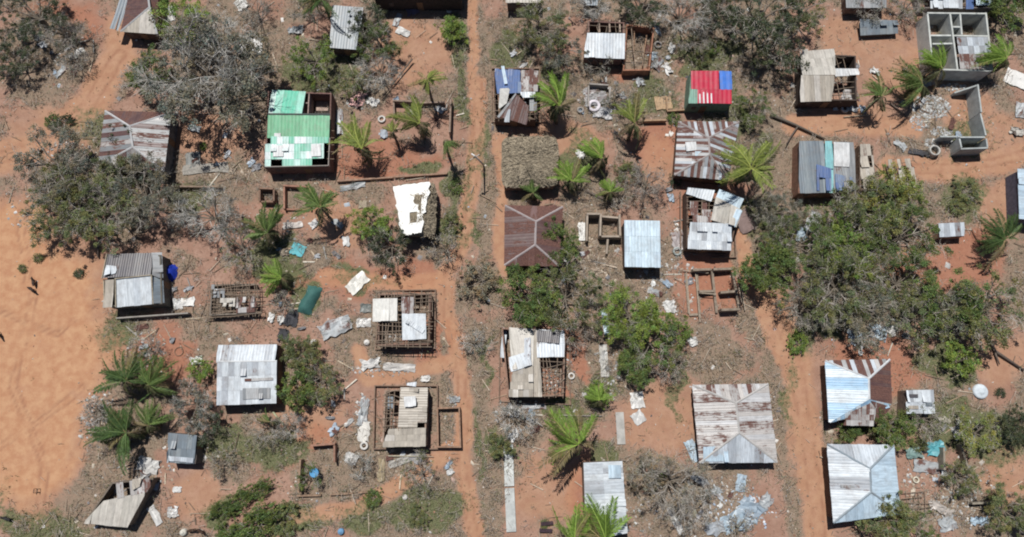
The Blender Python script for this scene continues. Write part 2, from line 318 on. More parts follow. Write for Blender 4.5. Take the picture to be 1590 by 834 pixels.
def pick(pal, i, nu):
    if pal == 'banded': pal = ('rust', 'dull', 'rust', 'mottled', 'zinc')[i % 5]
    if pal == 'banded_white': pal = 'brown' if (i % 4 == 1) else ('mottled' if i % 2 else 'dull')
    if pal == 'banded_pale': pal = 'pale_rust'
    L = PAL[pal]; x = R.random() * sum(e[0] for e in L)
    for wgt, c, r0, r1 in L:
        x -= wgt
        if x <= 0: break
    k = R.uniform(.90, 1.08)
    return (c[0] * k, c[1] * k, c[2] * k, R.uniform(r0, r1))
def vrange(poly, u):
    lo, hi = 1e9, -1e9
    for (u0, v0), (u1, v1) in zip(poly, poly[1:] + poly[:1]):
        if min(u0, u1) - 1e-6 <= u <= max(u0, u1) + 1e-6:
            if abs(u1 - u0) < 1e-6: vs = (v0, v1)
            else: vs = (v0 + (v1 - v0) * min(1, max(0, (u - u0) / (u1 - u0))),)
            for v in vs: lo = min(lo, v); hi = max(hi, v)
    return lo, hi
def frame_of(pts):
    p0 = pts[0]; u = (pts[1] - p0).normalized(); n = u.cross(pts[2] - p0).normalized()
    if n.z < 0: n = -n
    v = n.cross(u).normalized()
    return p0, u, v, n
def roof_face(par, pts, pal, sw=.82, courses=1, holes=(), miss=0., lift=0., damage=.03, name='roof_sheet', frame=0, extra=0.):
    """one slope laid with single corrugated sheets; pts are relative to the house, eave first, seen from above anticlockwise"""
    p0, u, v, n = frame_of(pts); poly = [((p - p0).dot(u), (p - p0).dot(v)) for p in pts]
    us = [a for a, b in poly]; vs = [b for a, b in poly]; ua, ub, va, vb = min(us), max(us), min(vs), max(vs)
    nu = max(1, round((ub - ua) / sw)); w_ = (ub - ua) / nu; hv = (vb - va) / courses
    for i in range(nu):
        for j in range(courses):
            cu, cv = (i + .5) / nu, (j + .5) / courses
            if any(a <= cu <= b_ and c <= cv <= d for a, b_, c, d in holes) or R.random() < miss: continue
            u0, u1 = ua + i * w_ - .02, ua + (i + 1) * w_ + .03; v0, v1 = va + j * hv - (.06 if j else .0), va + (j + 1) * hv
            L = sorted(set([u0 + (u1 - u0) * k / 4 for k in range(5)] + [a for a in us if u0 < a < u1]))
            z0 = lift + .012 * (i % 2) + R.uniform(0, .012) + .022 * j; tl = R.uniform(-.012, .02); kick = 0
            if R.random() < damage: kick = R.uniform(.12, .4)
            dv = R.uniform(-.05, .04) if j == 0 else 0
            mb = MB(); mb.uv = []; rows = []
            for k, uu in enumerate(L):
                lo, hi = vrange(poly, min(max(uu, ua + 1e-4), ub - 1e-4)); lo = max(lo, v0); hi = min(hi, v1)
                if hi - lo < .02: rows.append(None); continue
                if j == 0 and lo < va + .01: lo -= max(0, dv) + .02
                rr = len(mb.v); zz = z0 + tl * (uu - u0) + (.008 if k % 2 else -.008)
                for vv, ex in ((lo, kick), (lo + (hi - lo) * .5, kick * .25), (hi, 0.)):
                    mb.v.append(tuple(p0 + u * uu + v * vv + n * (zz + ex))); mb.uv.append(((uu - u0) / (u1 - u0), vv))
                rows.append(rr)
            for a, b_ in zip(rows[:-1], rows[1:]):
                if a is None or b_ is None: continue
                mb.f += [(a, b_, b_ + 1, a + 1), (a + 1, b_ + 1, b_ + 2, a + 2)]
            if not mb.f: continue
            o = mb.build(name, M['iron'], par); o.color = pick(pal, i, nu)
    if frame:
        poles(par, pts, frame, frame)
def poles(par, pts, su, sv, r=.05, drop=.09, names=('rafter', 'batten'), col=(.26, .2, .15, 1)):
    """rafters up the slope and battens along it, as round poles"""
    p0, u, v, n = frame_of(pts); poly = [((p - p0).dot(u), (p - p0).dot(v)) for p in pts]; polyT = [(b_, a) for a, b_ in poly]
    us = [a for a, b_ in poly]; vs = [b_ for a, b_ in poly]
    for pl, span, step, nm, dz in ((poly, us, su, names[0], drop + r), (polyT, vs, sv, names[1], drop - r)):
        a0, a1 = min(span), max(span); k = max(2, round((a1 - a0) / step) + 1)
        for i in range(k):
            a = a0 + .06 + (a1 - a0 - .12) * i / (k - 1); lo, hi = vrange(pl, a)
            if hi - lo < .3: continue
            j1, j2 = R.gauss(0, .2), R.gauss(0, .2); lo -= R.uniform(.0, .2); hi += R.uniform(-.1, .2)
            if R.random() < .27: hi = lo + (hi - lo) * R.uniform(.3, .8)
            elif R.random() < .1: lo = hi - (hi - lo) * R.uniform(.3, .8)
            q = (lambda s, t: p0 + u * (s) + v * t - n * dz) if nm == names[0] else (lambda s, t: p0 + u * t + v * s - n * dz)
            mb = MB(); mb.tube([q(a + j1, lo), q(a, (lo + hi) / 2) - n * .03, q(a + j2, hi)], r * R.uniform(.8, 1.15), 4)
            kx = R.uniform(.8, 1.25); mb.build(nm, M['timber'], par, color=(col[0] * kx, col[1] * kx, col[2] * kx, 1))
def ridge(par, p, q, r=.09, color=(.55, .56, .56, .25)):
    d = (q - p); n = Vector((-d.y, d.x, 0)).normalized() * .13; mb = MB(); mb.uv = []
    for s in (p, q): mb.v += [tuple(s + n + Vector((0, 0, .0))), tuple(s + Vector((0, 0, .085))), tuple(s - n + Vector((0, 0, .0)))]
    mb.uv = [(0.2, 0), (.5, 0), (.8, 0), (.2, 2), (.5, 2), (.8, 2)]
    mb.f = [(0, 1, 4, 3), (1, 2, 5, 4)]; mb.build('ridge_cap', M['iron'], par, color=color)
def walls(par, C, he, color, inset=.3, t=.18, m='mud', door=True, sides='NESW', names='wall'):
    """C: eave corners NW NE SE SW relative to the house"""
    c = sum(C, Vector()) / 4; G = []
    for p in C:
        d = Vector((c.x - p.x, c.y - p.y, 0)); s = inset * 1.414; G.append(Vector((p.x, p.y, 0)) + d.normalized() * min(s, d.length * .3))
    h = he - .10
    for k, sd_ in enumerate('NESW'):
        a, b_ = G[k], G[(k + 1) % 4]; d = (b_ - a).normalized()
        if sd_ in 'EW': a = a + d * (t / 2 + .002); b_ = b_ - d * (t / 2 + .002)
        else: a = a - d * t / 2; b_ = b_ + d * t / 2
        if sd_ not in sides: continue
        mb = MB(); mb.wall(a, b_, -.12, h, t); kx = R.uniform(.9, 1.1)
        wo = mb.build(names, M[m], par, color=(color[0] * kx, color[1] * kx, color[2] * kx, 1))
        if door and sd_ in ('S', 'E') and (b_ - a).length > 2.2:
            nn = Vector((d.y, -d.x, 0))
            if nn.dot(a - c) < 0: nn = -nn
            mid = a + (b_ - a) * R.uniform(.35, .6) + nn * (t / 2 + .012); mb = MB()
            mb.wall(mid - d * .42, mid + d * .42, 0.02, 1.85, .05); dd = mb.build('door', M['timber'], par, color=(.20, .13, .08, 1))
            w2 = a + (b_ - a) * .82 + nn * (t / 2 + .012); mb = MB(); mb.wall(w2 - d * .3, w2 + d * .3, 1.05, 1.75, .05); mb.build('window', M['timber'], par, color=(.12, .10, .09, 1))
IRON_G = 'iron roofed houses of the settlement'
def PX(pts): return [W(*p) for p in pts]
def house(label, C, he, faces, wall=(.12, .08, .06), inset=.3, m='mud', cat='house', name='house', ridges=(), sides='NESW', patches=(), group=IRON_G, door=True, rcol=(.55, .56, .56, .25), frames=()):
    """C: the four eave corners in the photo NW NE SE SW; faces: (points (px,py,h), palette, options)"""
    Cw = [W(x, y, he) for x, y in C]; c = sum(Cw, Vector()) / 4; c.z = 0
    par = thing(name, label, cat, c, 0, group)
    if wall is not None: walls(par, [p - c for p in Cw], he, wall, inset, m=m, sides=sides, door=door)
    for pts, pal, op in faces: roof_face(par, [p - c for p in PX(pts)], pal, **op)
    for pts, pal, op in patches:
        o2 = dict(lift=.07, damage=.1); o2.update(op); roof_face(par, [p - c for p in PX(pts)], pal, **o2)
    for pts, su, sv in frames: poles(par, [p - c for p in PX(pts)], su, sv)
    for a, b_ in ridges: ridge(par, W(*a) - c, W(*b_) - c, color=rcol)
    par['_c'] = 0; del par['_c']
    return par, c
def hipNS(C, r1, r2, he, hr, pals, op={}, ops={}):
    """ridge running away from the camera: r1 far end, r2 near end; palettes N W S E"""
    nw, ne, se, sw = [(x, y, he) for x, y in C]; a = (*r1, hr); b_ = (*r2, hr)
    F = [[ne, nw, a], [nw, sw, b_, a], [sw, se, b_], [se, ne, a, b_]]
    return [(f, p, {**op, **ops.get(k, {})}) for f, p, k in zip(F, pals, 'NWSE') if p], [(a, b_), (nw, a), (ne, a), (sw, b_), (se, b_)]
def hipEW(C, r1, r2, he, hr, pals, op={}, ops={}):
    nw, ne, se, sw = [(x, y, he) for x, y in C]; a = (*r1, hr); b_ = (*r2, hr)
    F = [[ne, nw, a, b_], [nw, sw, a], [sw, se, b_, a], [se, ne, b_]]
    return [(f, p, {**op, **ops.get(k, {})}) for f, p, k in zip(F, pals, 'NWSE') if p], [(a, b_), (nw, a), (sw, a), (ne, b_), (se, b_)]
def flat(C, hn, hs, pal, **op):
    nw, ne, se, sw = C
    if hn >= hs: return ([(*sw, hs), (*se, hs), (*ne, hn), (*nw, hn)], pal, op)
    return ([(*ne, hn), (*nw, hn), (*sw, hs), (*se, hs)], pal, op)
def flatx(C, hw, he_, pal, **op):
    nw, ne, se, sw = C
    if hw >= he_: return ([(*se, he_), (*ne, he_), (*nw, hw), (*sw, hw)], pal, op)
    return ([(*nw, hw), (*sw, hw), (*se, he_), (*ne, he_)], pal, op)
def yard_kerb(par, c, pts, h=.3, t=.14, color=(.22, .15, .11), closed=True, name='plinth_edge', m='mud', fid=0.):
    """low perimeter edging, one piece per side"""
    P = [W(x, y, h) - c for x, y in pts]; n = len(P)
    for i in range(n if closed else n - 1):
        a, b_ = P[i], P[(i + 1) % n]; d = (b_ - a).normalized(); k = (t / 2 + .003) * (-1 if i % 2 else 1)
        mb = MB(); mb.wall(a - d * k, b_ + d * k, -.06, h + .01 * (i % 2), t); mb.build(name, M[m], par, color=(*color, 1))

BUILT = {}
# --- top row, from the left
C = [(206, -34), (246, -34), (244, 53), (187, 49)]
f, r = hipNS(C, (228, -20), (232, 11), 2.4, 3.3, ['brown', 'brown', 'tan', 'brown']); house('brown house with pale boards on its near slope beside the top edge bushes', C, 2.4, f, ridges=r, patches=[([(170, 46, 2.0), (184, 48, 2.0), (205, -5, 2.25), (188, -5, 2.2)], 'slate', {})])
C = [(163, 172), (266, 175), (255, 266), (152, 257)]
f, r = hipNS(C, (201, 196), (206, 228), 2.4, 3.4, ['brown', 'banded_white', 'banded_white', 'banded_white'], dict(sw=.62)); house('rust and grey striped hip roof house beside the broad left tree', C, 2.4, f, ridges=r, wall=(.16, .16, .16), rcol=(.62, .62, .62, .05))
C = [(416, 141), (514, 144), (511, 258), (411, 260)]
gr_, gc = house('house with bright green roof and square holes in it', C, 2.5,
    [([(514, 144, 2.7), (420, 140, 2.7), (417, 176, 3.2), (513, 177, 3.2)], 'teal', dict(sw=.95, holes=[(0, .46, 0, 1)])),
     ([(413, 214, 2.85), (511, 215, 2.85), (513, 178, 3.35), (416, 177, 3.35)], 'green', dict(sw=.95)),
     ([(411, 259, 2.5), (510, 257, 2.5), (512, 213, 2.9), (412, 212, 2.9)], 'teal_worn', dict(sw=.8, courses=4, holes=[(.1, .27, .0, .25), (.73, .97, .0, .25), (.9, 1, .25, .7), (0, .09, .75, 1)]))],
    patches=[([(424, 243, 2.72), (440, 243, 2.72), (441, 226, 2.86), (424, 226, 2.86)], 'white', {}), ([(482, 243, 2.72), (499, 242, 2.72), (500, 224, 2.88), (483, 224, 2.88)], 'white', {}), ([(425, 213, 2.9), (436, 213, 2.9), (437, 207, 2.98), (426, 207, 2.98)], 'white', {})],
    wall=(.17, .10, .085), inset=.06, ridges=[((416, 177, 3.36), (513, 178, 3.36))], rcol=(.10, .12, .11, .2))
for a, b_ in (((480, 144), (478, 178)), ((470, 160), (480, 160)), ((417, 178), (513, 178)), ((470, 144), (470, 178))):
    mb = MB(); mb.wall(W(*a, 2.4) - gc, W(*b_, 2.4) - gc, -.1, 2.38 + .05 * R.random(), .15); mb.build('partition', M['mud'], gr_, color=(.33, .25, .22, 1))
mb = MB(); mb.box((0, -.2, .02), (8.0, 9.0, .10)); mb.build('floor', M['concrete'], gr_, color=(.045, .035, .032, 1))  # slab coloured near-black to stand in for the shade inside the house
for a, b_ in (((411, 259, 2.52), (510, 257, 2.52)), ((510, 257, 2.5), (512, 214, 2.9))):
    mb = MB(); mb.tube([W(*a) - gc, W(*b_) - gc], .07, 4); mb.build('roof_trim', M['timber'], gr_, color=(.4, .36, .32, 1))
mb = MB(); mb.box(W(504, 172, 0) - gc + Vector((-.3, .6, .06)), (1.7, 1.4, .3)); mb.build('floor_block', M['concrete'], gr_, color=(.40, .30, .25, 1))
for k in range(5):
    mb = MB(); p = W(519, 203 + k * 11, 2.3) - gc; mb.tube([p, p + Vector((-.9, 0, .1))], .05, 4); mb.build('rafter', M['timber'], gr_, color=(.3, .22, .16, 1))
C = [(514, 8), (566, 12), (553, 77), (512, 74)]
house('grey blue monopitch house under a battered dark tree', C, 2.4, [flat(C, 2.9, 2.4, 'slate', courses=2)], wall=(.12, .085, .065))
C = [(577, -60), (719, -60), (719, -3), (577, -3)]
house('large dark house mostly beyond the top edge of the view', C, 3.0, [flat(C, 3.6, 3.0, 'dull')], wall=(.055, .045, .042))
C = [(764, 108), (836, 110), (834, 188), (766, 186)]
b6, c6 = house('house with cobalt blue and grey sheets over a brown gable', C, 2.4,
    [([(808, 109, 2.4), (767, 108, 2.4), (772, 146, 3.1), (811, 144, 3.1)], 'cobalt', dict(sw=.7, courses=2, damage=.1)), ([(836, 110, 2.4), (808, 109, 2.4), (809, 143, 3.1), (835, 142, 3.1)], 'mottled', dict(sw=.6, courses=3, damage=.2)),
     ([(812, 172, 2.5), (833, 172, 2.5), (835, 145, 3.0), (810, 145, 3.0)], 'dull', dict(sw=.6, courses=2, damage=.25, miss=.25)),
     ([(774, 181, 2.4), (819, 194, 2.3), (821, 165, 2.8), (801, 145, 3.25)], 'brown', dict(sw=.7)), ([(772, 181, 2.4), (776, 184, 2.4), (802, 146, 3.2), (800, 144, 3.2)], 'dull', {})],
    patches=[([(774, 170, 2.75), (787, 160, 2.85), (792, 137, 3.2), (776, 138, 3.2)], 'offwhite', {}), ([(781, 131, 3.1), (788, 130, 3.1), (785, 103, 2.6), (778, 103, 2.6)], 'ice', {}), ([(812, 152, 3.15), (832, 151, 3.15), (832, 143, 3.2), (806, 143, 3.2)], 'bright', {}), ([(782, 189, 2.5), (792, 190, 2.5), (793, 170, 2.8), (789, 170, 2.8)], 'bright', dict(sw=.4))],
    frames=[([(766, 186, 2.3), (834, 188, 2.3), (836, 140, 2.9), (766, 140, 2.9)], .9, .7)])
yard_kerb(b6, c6, [(763, 106), (838, 106), (840, 189), (764, 189)])
C = [(912, 29), (972, 32), (970, 90), (905, 90)]
b7, c7 = house('house with worn white roof and bare rafters behind it', C, 2.4, [flat([(912, 51), (972, 52), (970, 91), (905, 89)], 2.9, 2.4, 'bright', damage=.08)], wall=(.2, .12, .1), frames=[([(972, 52, 2.8), (912, 51, 2.8), (913, 29, 2.4), (968, 31, 2.4)], 1.2, 1.5)])
for a, b_ in (((914, 32), (914, 50)), ((930, 31), (931, 50)), ((946, 31), (947, 50)), ((962, 31), (963, 50))):
    mb = MB(); mb.wall(W(*a, 2.2) - c7, W(*b_, 2.2) - c7, -.1, 2.2, .2); mb.build('partition', M['mud'], b7, color=(.36, .28, .22, 1))
C = [(1073, 110), (1137, 111), (1136, 161), (1069, 160)]
house('house with vivid red roof and one bright blue corner panel', C, 2.8, [flat([(1073, 110), (1116, 110), (1117, 139), (1072, 138)], 3.3, 3.06, 'red', sw=1.1), flat([(1117, 110), (1137, 111), (1137, 139), (1118, 139)], 3.32, 3.06, 'blue', sw=1.4),
    flat([(1083, 138), (1137, 139), (1136, 161), (1082, 160)], 3.05, 2.8, 'red', sw=1.1), flat([(1073, 138), (1084, 138), (1084, 160), (1068, 160)], 3.04, 2.7, 'seagreen', sw=.5)], wall=(.16, .24, .18), inset=.1, patches=[([(x, 160, 2.86), (x + 3, 160, 2.86), (x + 2.6, y, 3.0), (x + .4, y, 3.0)], 'white', dict(sw=.3, lift=.03, damage=0)) for x, y in ((1085, 146), (1091, 143), (1097, 140), (1103, 145))])
C = [(1053, 189), (1148, 189), (1130, 280), (1047, 272)]
f, r = hipNS(C, (1101, 214), (1102, 240), 2.4, 3.4, ['banded', 'banded', 'banded', 'banded'], dict(sw=.40, courses=2)); house('low house with red brown and grey striped hip roof below the red roof', C, 2.4, f, ridges=r, rcol=(.45, .40, .38, .4), patches=[([(1063, 235, 2.95), (1081, 233, 2.95), (1083, 220, 3.1), (1064, 221, 3.1)], 'white', {}), ([(1079, 242, 3.0), (1091, 242, 3.0), (1091, 235, 3.1), (1079, 235, 3.1)], 'ice', {})])
C = [(784, 319), (874, 321), (868, 413), (783, 412)]
f, r = hipNS(C, (832, 344), (831, 380), 2.5, 3.5, ['rust', 'brown', 'rust', 'brown'], dict(sw=.8)); bb, cc = house('deep maroon hip roof house with pale ridge lines beside the track', C, 2.5, f, ridges=r, rcol=(.46, .40, .39, .25), wall=(.12, .085, .065))
for x in (805, 827):
    mb = MB(); mb.wall(W(x, 412, 2.2) - cc, W(x + 1, 434, 1.9) - cc, -.1, 2.0, .18); mb.build('porch_wall', M['mud'], bb, color=(.3, .2, .15, 1))
C = [(967, 342), (1025, 343), (1026, 415), (970, 414)]
house('clean pale ice blue flat roof house in the middle yard', C, 2.5, [flat(C, 2.8, 2.5, 'ice', courses=3, damage=.02)], wall=(.12, .085, .07))
C = [(1066, 294), (1150, 318), (1136, 388), (1066, 385)]
b14, c14 = house('wrecked house with loose pale sheets thrown across its roof', C, 2.4, [flat([(1072, 345), (1136, 347), (1136, 389), (1066, 386)], 2.9, 2.4, 'bright', courses=3, damage=.15, sw=.6), flat([(1070, 312), (1104, 316), (1104, 346), (1072, 345)], 2.6, 2.9, 'mottled', sw=.55, courses=3, miss=.25, damage=.2)],
    patches=[([(1065, 301, 2.6), (1104, 313, 2.7), (1112, 296, 2.8), (1066, 291, 2.7)], 'bright', {}), ([(1101, 341, 3.0), (1143, 353, 2.7), (1153, 327, 2.7), (1111, 306, 3.0)], 'cream', dict(lift=.12)), ([(1111, 307, 2.95), (1150, 326, 2.8), (1155, 309, 2.8), (1117, 294, 2.95)], 'ice', dict(lift=.05)), ([(1132, 349, 2.8), (1143, 354, 2.8), (1152, 328, 2.9), (1141, 324, 2.9)], 'pale_blue', dict(lift=.2))], frames=[([(1068, 346, 2.8), (1136, 347, 2.8), (1134, 306, 2.6), (1068, 304, 2.6)], .9, .6)], inset=.15)
yard_kerb(b14, c14, [(1057, 298), (1057, 298 + 85)], closed=False, h=.5); yard_kerb(b14, c14, [(1141, 352), (1143, 399), (1104, 400)], closed=False, h=.4)
C = [(1242, 80), (1297, 76), (1296, 157), (1242, 157)]
b16, c16 = house('house with weathered tan sheets and a collapsed right side', [(1242, 80), (1332, 84), (1334, 158), (1242, 157)], 2.4, [flat([(1242, 80), (1297, 76), (1297, 117), (1244, 117)], 2.5, 2.9, 'cream', courses=3, sw=.8, damage=.08), flat([(1244, 117), (1297, 117), (1291, 157), (1241, 158)], 2.9, 2.4, 'tan', sw=.7, damage=.05)], wall=(.075, .055, .045),
    patches=[([(1297, 119, 2.6), (1333, 117, 2.4), (1334, 107, 2.4), (1290, 106, 2.8)], 'white', dict(damage=.4)), ([(1302, 158, 1.5), (1336, 159, .8), (1330, 140, .9), (1312, 138, 1.5)], 'mottled', dict(damage=.5, sw=.5))], frames=[([(1297, 157, 2.2), (1330, 155, 2.0), (1328, 84, 2.1), (1298, 80, 2.3)], .9, .9)])
C = [(1241, 219), (1327, 221), (1329, 297), (1240, 300)]
house('grey roof house with a teal strip and torn blue tarpaulin', C, 2.4, [flat([(1241, 219), (1281, 219), (1282, 299), (1240, 300)], 2.9, 2.4, 'slate', sw=.9), flat([(1281, 219), (1294, 219), (1294, 299), (1281, 299)], 2.92, 2.42, 'aqua', sw=1.0), flat([(1294, 220), (1327, 221), (1329, 297), (1294, 299)], 2.9, 2.4, 'dull', sw=.8)], wall=(0.24, .13, .09), inset=.12,
    patches=[([(1293, 258, 2.75), (1318, 259, 2.75), (1322, 222, 3.0), (1294, 221, 3.0)], 'white', dict(sw=1.1)), ([(1268, 296, 2.5), (1292, 297, 2.5), (1290, 262, 2.75), (1266, 255, 2.78)], 'cobalt', dict(sw=.4, damage=.4, miss=.25, courses=2)), ([(1296, 296, 2.5), (1325, 296, 2.5), (1324, 276, 2.66), (1296, 270, 2.7)], 'cobalt', dict(sw=.45, damage=.4, miss=.35, courses=2)), ([(1281, 262, 2.76), (1294, 262, 2.76), (1294, 246, 2.85), (1281, 246, 2.85)], 'aqua', {})])
# --- middle and lower left
C = [(162, 395), (252, 393), (254, 474), (165, 479)]
b21, c21 = house('house with charcoal upper slope and pale lower roof in wooden trim', C, 2.5, [([(252, 428, 2.9), (236, 392, 2.6), (164, 395, 2.5), (158, 430, 2.9)][::-1][1:] + [(158, 430, 2.9)] if 0 else [(236, 393, 2.7), (165, 395, 2.7), (158, 432, 3.1), (235, 427, 3.1)], 'char', dict(sw=.6, damage=.05)),
    ([(180, 477, 2.5), (237, 472, 2.5), (234, 428, 3.05), (178, 432, 3.05)], 'bright', dict(sw=.7)), ([(162, 478, 2.3), (180, 477, 2.3), (177, 434, 2.7), (161, 434, 2.7)], 'tan', dict(sw=1.2)), ([(255, 472, 2.2), (253, 436, 2.2), (236, 428, 2.8), (238, 472, 2.6)], 'slate', {}), ([(253, 434, 2.2), (251, 392, 2.2), (236, 392, 2.7), (236, 427, 2.8)], 'dull', {})],
    patches=[([(160, 430, 3.15), (180, 424, 3.1), (184, 414, 3.0), (166, 412, 2.95)], 'bright', dict(damage=.3))], wall=(.13, .12, .10), frames=[])
for a, b_ in (((158, 433, 3.2), (166, 394, 2.85)), ((178, 433, 3.2), (235, 427, 3.2)), ((179, 433, 3.15), (180, 477, 2.62)), ((235, 427, 3.15), (238, 472, 2.62)), ((161, 434, 2.85), (162, 478, 2.45))):
    mb = MB(); mb.tube([W(*a) - c21, W(*b_) - c21], .07, 4); mb.build('roof_trim', M['timber'], b21, color=(.46, .40, .30, 1))
mb = MB(); mb.wall(W(180, 494, .9) - c21, W(292, 486, .9) - c21, -.1, .9, .16); mb.build('yard_wall', M['concrete'], b21, color=(.32, .30, .27, 1))
C = [(337, 536), (430, 535), (429, 626), (336, 629)]
house('white sheeted house with a pale pitched roof beside the green tree', C, 2.4, [([(430, 535, 2.4), (337, 536, 2.4), (336, 562, 2.9), (429, 561, 2.9)], 'zinc', dict(sw=.75)), ([(336, 629, 2.4), (429, 626, 2.4), (430, 561, 2.9), (336, 562, 2.9)], 'bright', dict(sw=.7, courses=3, damage=.08))],
    patches=[([(376, 620, 2.5), (420, 618, 2.5), (421, 602, 2.65), (377, 603, 2.65)], 'dull', dict(sw=.5)), ([(380, 592, 2.75), (424, 590, 2.75), (424, 586, 2.8), (380, 588, 2.8)], 'striped', {})], ridges=[((336, 562, 2.92), (430, 561, 2.92))], rcol=(.7, .72, .72, .1), inset=.1)
C = [(584, 453), (672, 452), (670, 538), (583, 540)]
b24, c24 = house('stick framed house with lattice roof and a flat pale panel on its corner', C, 2.3, [], wall=(.20, .13, .10), inset=.35, frames=[([(583, 540, 2.4), (670, 538, 2.4), (672, 452, 2.4), (584, 453, 2.4)], .42, .5)],
    patches=[([(578, 499, 2.55), (617, 498, 2.55), (617, 463, 2.6), (579, 464, 2.6)], 'offwhite', dict(sw=1.2, lift=.03)), ([(624, 528, 2.5), (662, 526, 2.5), (662, 487, 2.5), (624, 487, 2.5)], 'bright', dict(sw=.35, lift=.02)), ([(624, 487, 2.5), (643, 487, 2.5), (643, 461, 2.5), (622, 461, 2.5)], 'mottled', dict(sw=.5, lift=.02)), ([(629, 500, 2.6), (656, 518, 2.6), (660, 512, 2.6), (633, 494, 2.6)], 'bright', dict(sw=.5))])
yard_kerb(b24, c24, [(590, 451), (676, 450), (675, 541), (583, 542)], h=.35)
C = [(596, 604), (664, 602), (662, 694), (592, 694)]
b25, c25 = house('tan boarded house with an open batten strip and fenced yard', C, 2.3, [([(592, 694, 2.3), (661, 693, 2.3), (662, 664, 2.42), (604, 666, 2.42)], 'tan', dict(sw=.8, courses=3, damage=.12)), ([(662, 664, 2.4), (664, 602, 2.35), (622, 601, 2.45), (618, 664, 2.45)], 'tan', dict(sw=.6, courses=3, damage=.15, miss=.05))], wall=(.28, .2, .15), inset=.2,
    patches=[([(627, 632, 2.85), (646, 630, 2.85), (647, 615, 2.85), (627, 616, 2.85)], 'white', dict(sw=.5, damage=.3)), ([(602, 634, 2.1), (611, 634, 2.1), (611, 616, 2.1), (602, 616, 2.1)], 'slate', {}), ([(630, 598, 2.4), (648, 601, 2.5), (647, 593, 2.4), (632, 595, 2.4)], 'bright', {})], frames=[([(594, 668, 2.3), (619, 667, 2.6), (622, 606, 2.6), (596, 607, 2.3)], .45, .45)])
yard_kerb(b25, c25, [(582, 599), (679, 599), (679, 697), (580, 697)], h=.5); yard_kerb(b25, c25, [(679, 634), (713, 633), (715, 694), (680, 694)], h=1.0, t=.18, name='yard_wall', color=(.30, .19, .13))
C = [(778, 508), (879, 513), (876, 616), (788, 615)]
b26, c26 = house('house with half tan half white roof and exposed battens near the track', C, 2.4, [([(788, 616, 2.4), (829, 616, 2.45), (828, 568, 2.9), (796, 574, 2.8)], 'tan', dict(sw=.7, courses=4, damage=.05)), ([(794, 575, 2.75), (828, 568, 2.9), (829, 511, 2.6), (790, 508, 2.5)], 'cream', dict(sw=.7, damage=.1)), ([(829, 616, 2.4), (843, 616, 2.4), (834, 510, 2.6), (828, 511, 2.65)], 'tan', dict(sw=.7)), ([(834, 555, 2.7), (876, 554, 2.7), (878, 513, 2.4), (832, 511, 2.5)], 'zinc', dict(sw=.7, courses=2))], wall=(.24, .15, .11), inset=.15,
    patches=[([(792, 578, 2.9), (826, 566, 3.0), (822, 545, 2.95), (790, 555, 2.9)], 'bright', dict(sw=.6, damage=.2)), ([(814, 560, 3.05), (826, 560, 3.05), (824, 524, 2.8), (812, 526, 2.8)], 'zinc', {}), ([(777, 555, 1.0), (786, 556, 1.0), (788, 510, 1.0), (778, 508, 1.0)], 'bright', {}), ([(834, 530, 2.6), (868, 534, 2.6), (870, 514, 2.5), (832, 513, 2.5)], 'char', dict(sw=.5, damage=.3, miss=.15))], frames=[([(842, 616, 2.4), (876, 616, 2.4), (878, 554, 2.7), (838, 555, 2.7)], .5, .55)])
yard_kerb(b26, c26, [(776, 508), (884, 520), (886, 628), (775, 623)], h=.3)
C = [(1075, 598), (1193, 596), (1207, 718), (1086, 719)]
f, r = hipNS(C, (1143, 626), (1148, 672), 2.2, 3.2, ['banded_pale', 'banded_pale', 'zinc', 'banded_pale'], dict(sw=.55, damage=.01)); house('largest hip roof house with grey and rust striped sheets by the right hand track', C, 2.2, f, ridges=r, rcol=(.55, .53, .50, .25), inset=.5, patches=[([(1092, 716, 2.3), (1132, 716, 2.3), (1130, 692, 2.62), (1090, 694, 2.6)], 'pale_blue', dict(sw=.7, lift=.03))])
C = [(1281, 560), (1380, 560), (1362, 660), (1287, 657)]
f, r = hipNS([(1281, 560), (1382, 558), (1385, 628), (1287, 657)], (1349, 588), (1350, 620), 2.4, 3.4, ['banded', 'bluewhite', 'bluewhite', 'brown'], dict(sw=.5))
house('house with blue and white streaked roof and one plain brown slope', C, 2.4, f + [([(1308, 660, 2.35), (1356, 661, 2.35), (1362, 625, 2.95), (1330, 625, 3.0)], 'mottled', dict(sw=.45, courses=4, lift=.06)), ([(1358, 660, 2.3), (1384, 632, 2.4), (1352, 622, 3.3), (1360, 626, 3.0)], 'rust', dict(lift=.02))], ridges=r[:3], inset=.5, rcol=(.7, .72, .73, .05))
C = [(1284, 690), (1388, 691), (1399, 798), (1294, 812)]
f, r = hipNS(C, (1351, 728), (1353, 764), 2.5, 3.5, ['zinc', 'bright', 'pale_blue', 'pale_blue'], dict(sw=.75, damage=.0), {'W': dict(courses=1)}); house('pale blue hip roof house with four clean slopes beside the lower track', C, 2.5, f, ridges=r, inset=.5, rcol=(.30, .36, .40, .1), patches=[([(1304, 757, 2.8), (1330, 758, 3.05), (1331, 753, 3.05), (1305, 753, 2.8)], 'dull', dict(sw=.4))])
C = [(1407, 606), (1451, 605), (1452, 642), (1406, 642)]
house('small patched white shed with a few dark gaps', C, 2.0, [flat(C, 2.3, 2.0, 'bright', courses=2, sw=.5, damage=.15)], wall=(.2, .15, .12), cat='shed', name='shed', inset=.12, group='small sheds', patches=[([(1411, 617, 2.25), (1425, 617, 2.25), (1425, 612, 2.3), (1411, 612, 2.3)], 'char', {}), ([(1410, 635, 2.1), (1426, 635, 2.1), (1426, 630, 2.1), (1410, 630, 2.1)], 'tan', {}), ([(1437, 630, 2.15), (1447, 630, 2.15), (1447, 625, 2.2), (1437, 625, 2.2)], 'slate', {})])
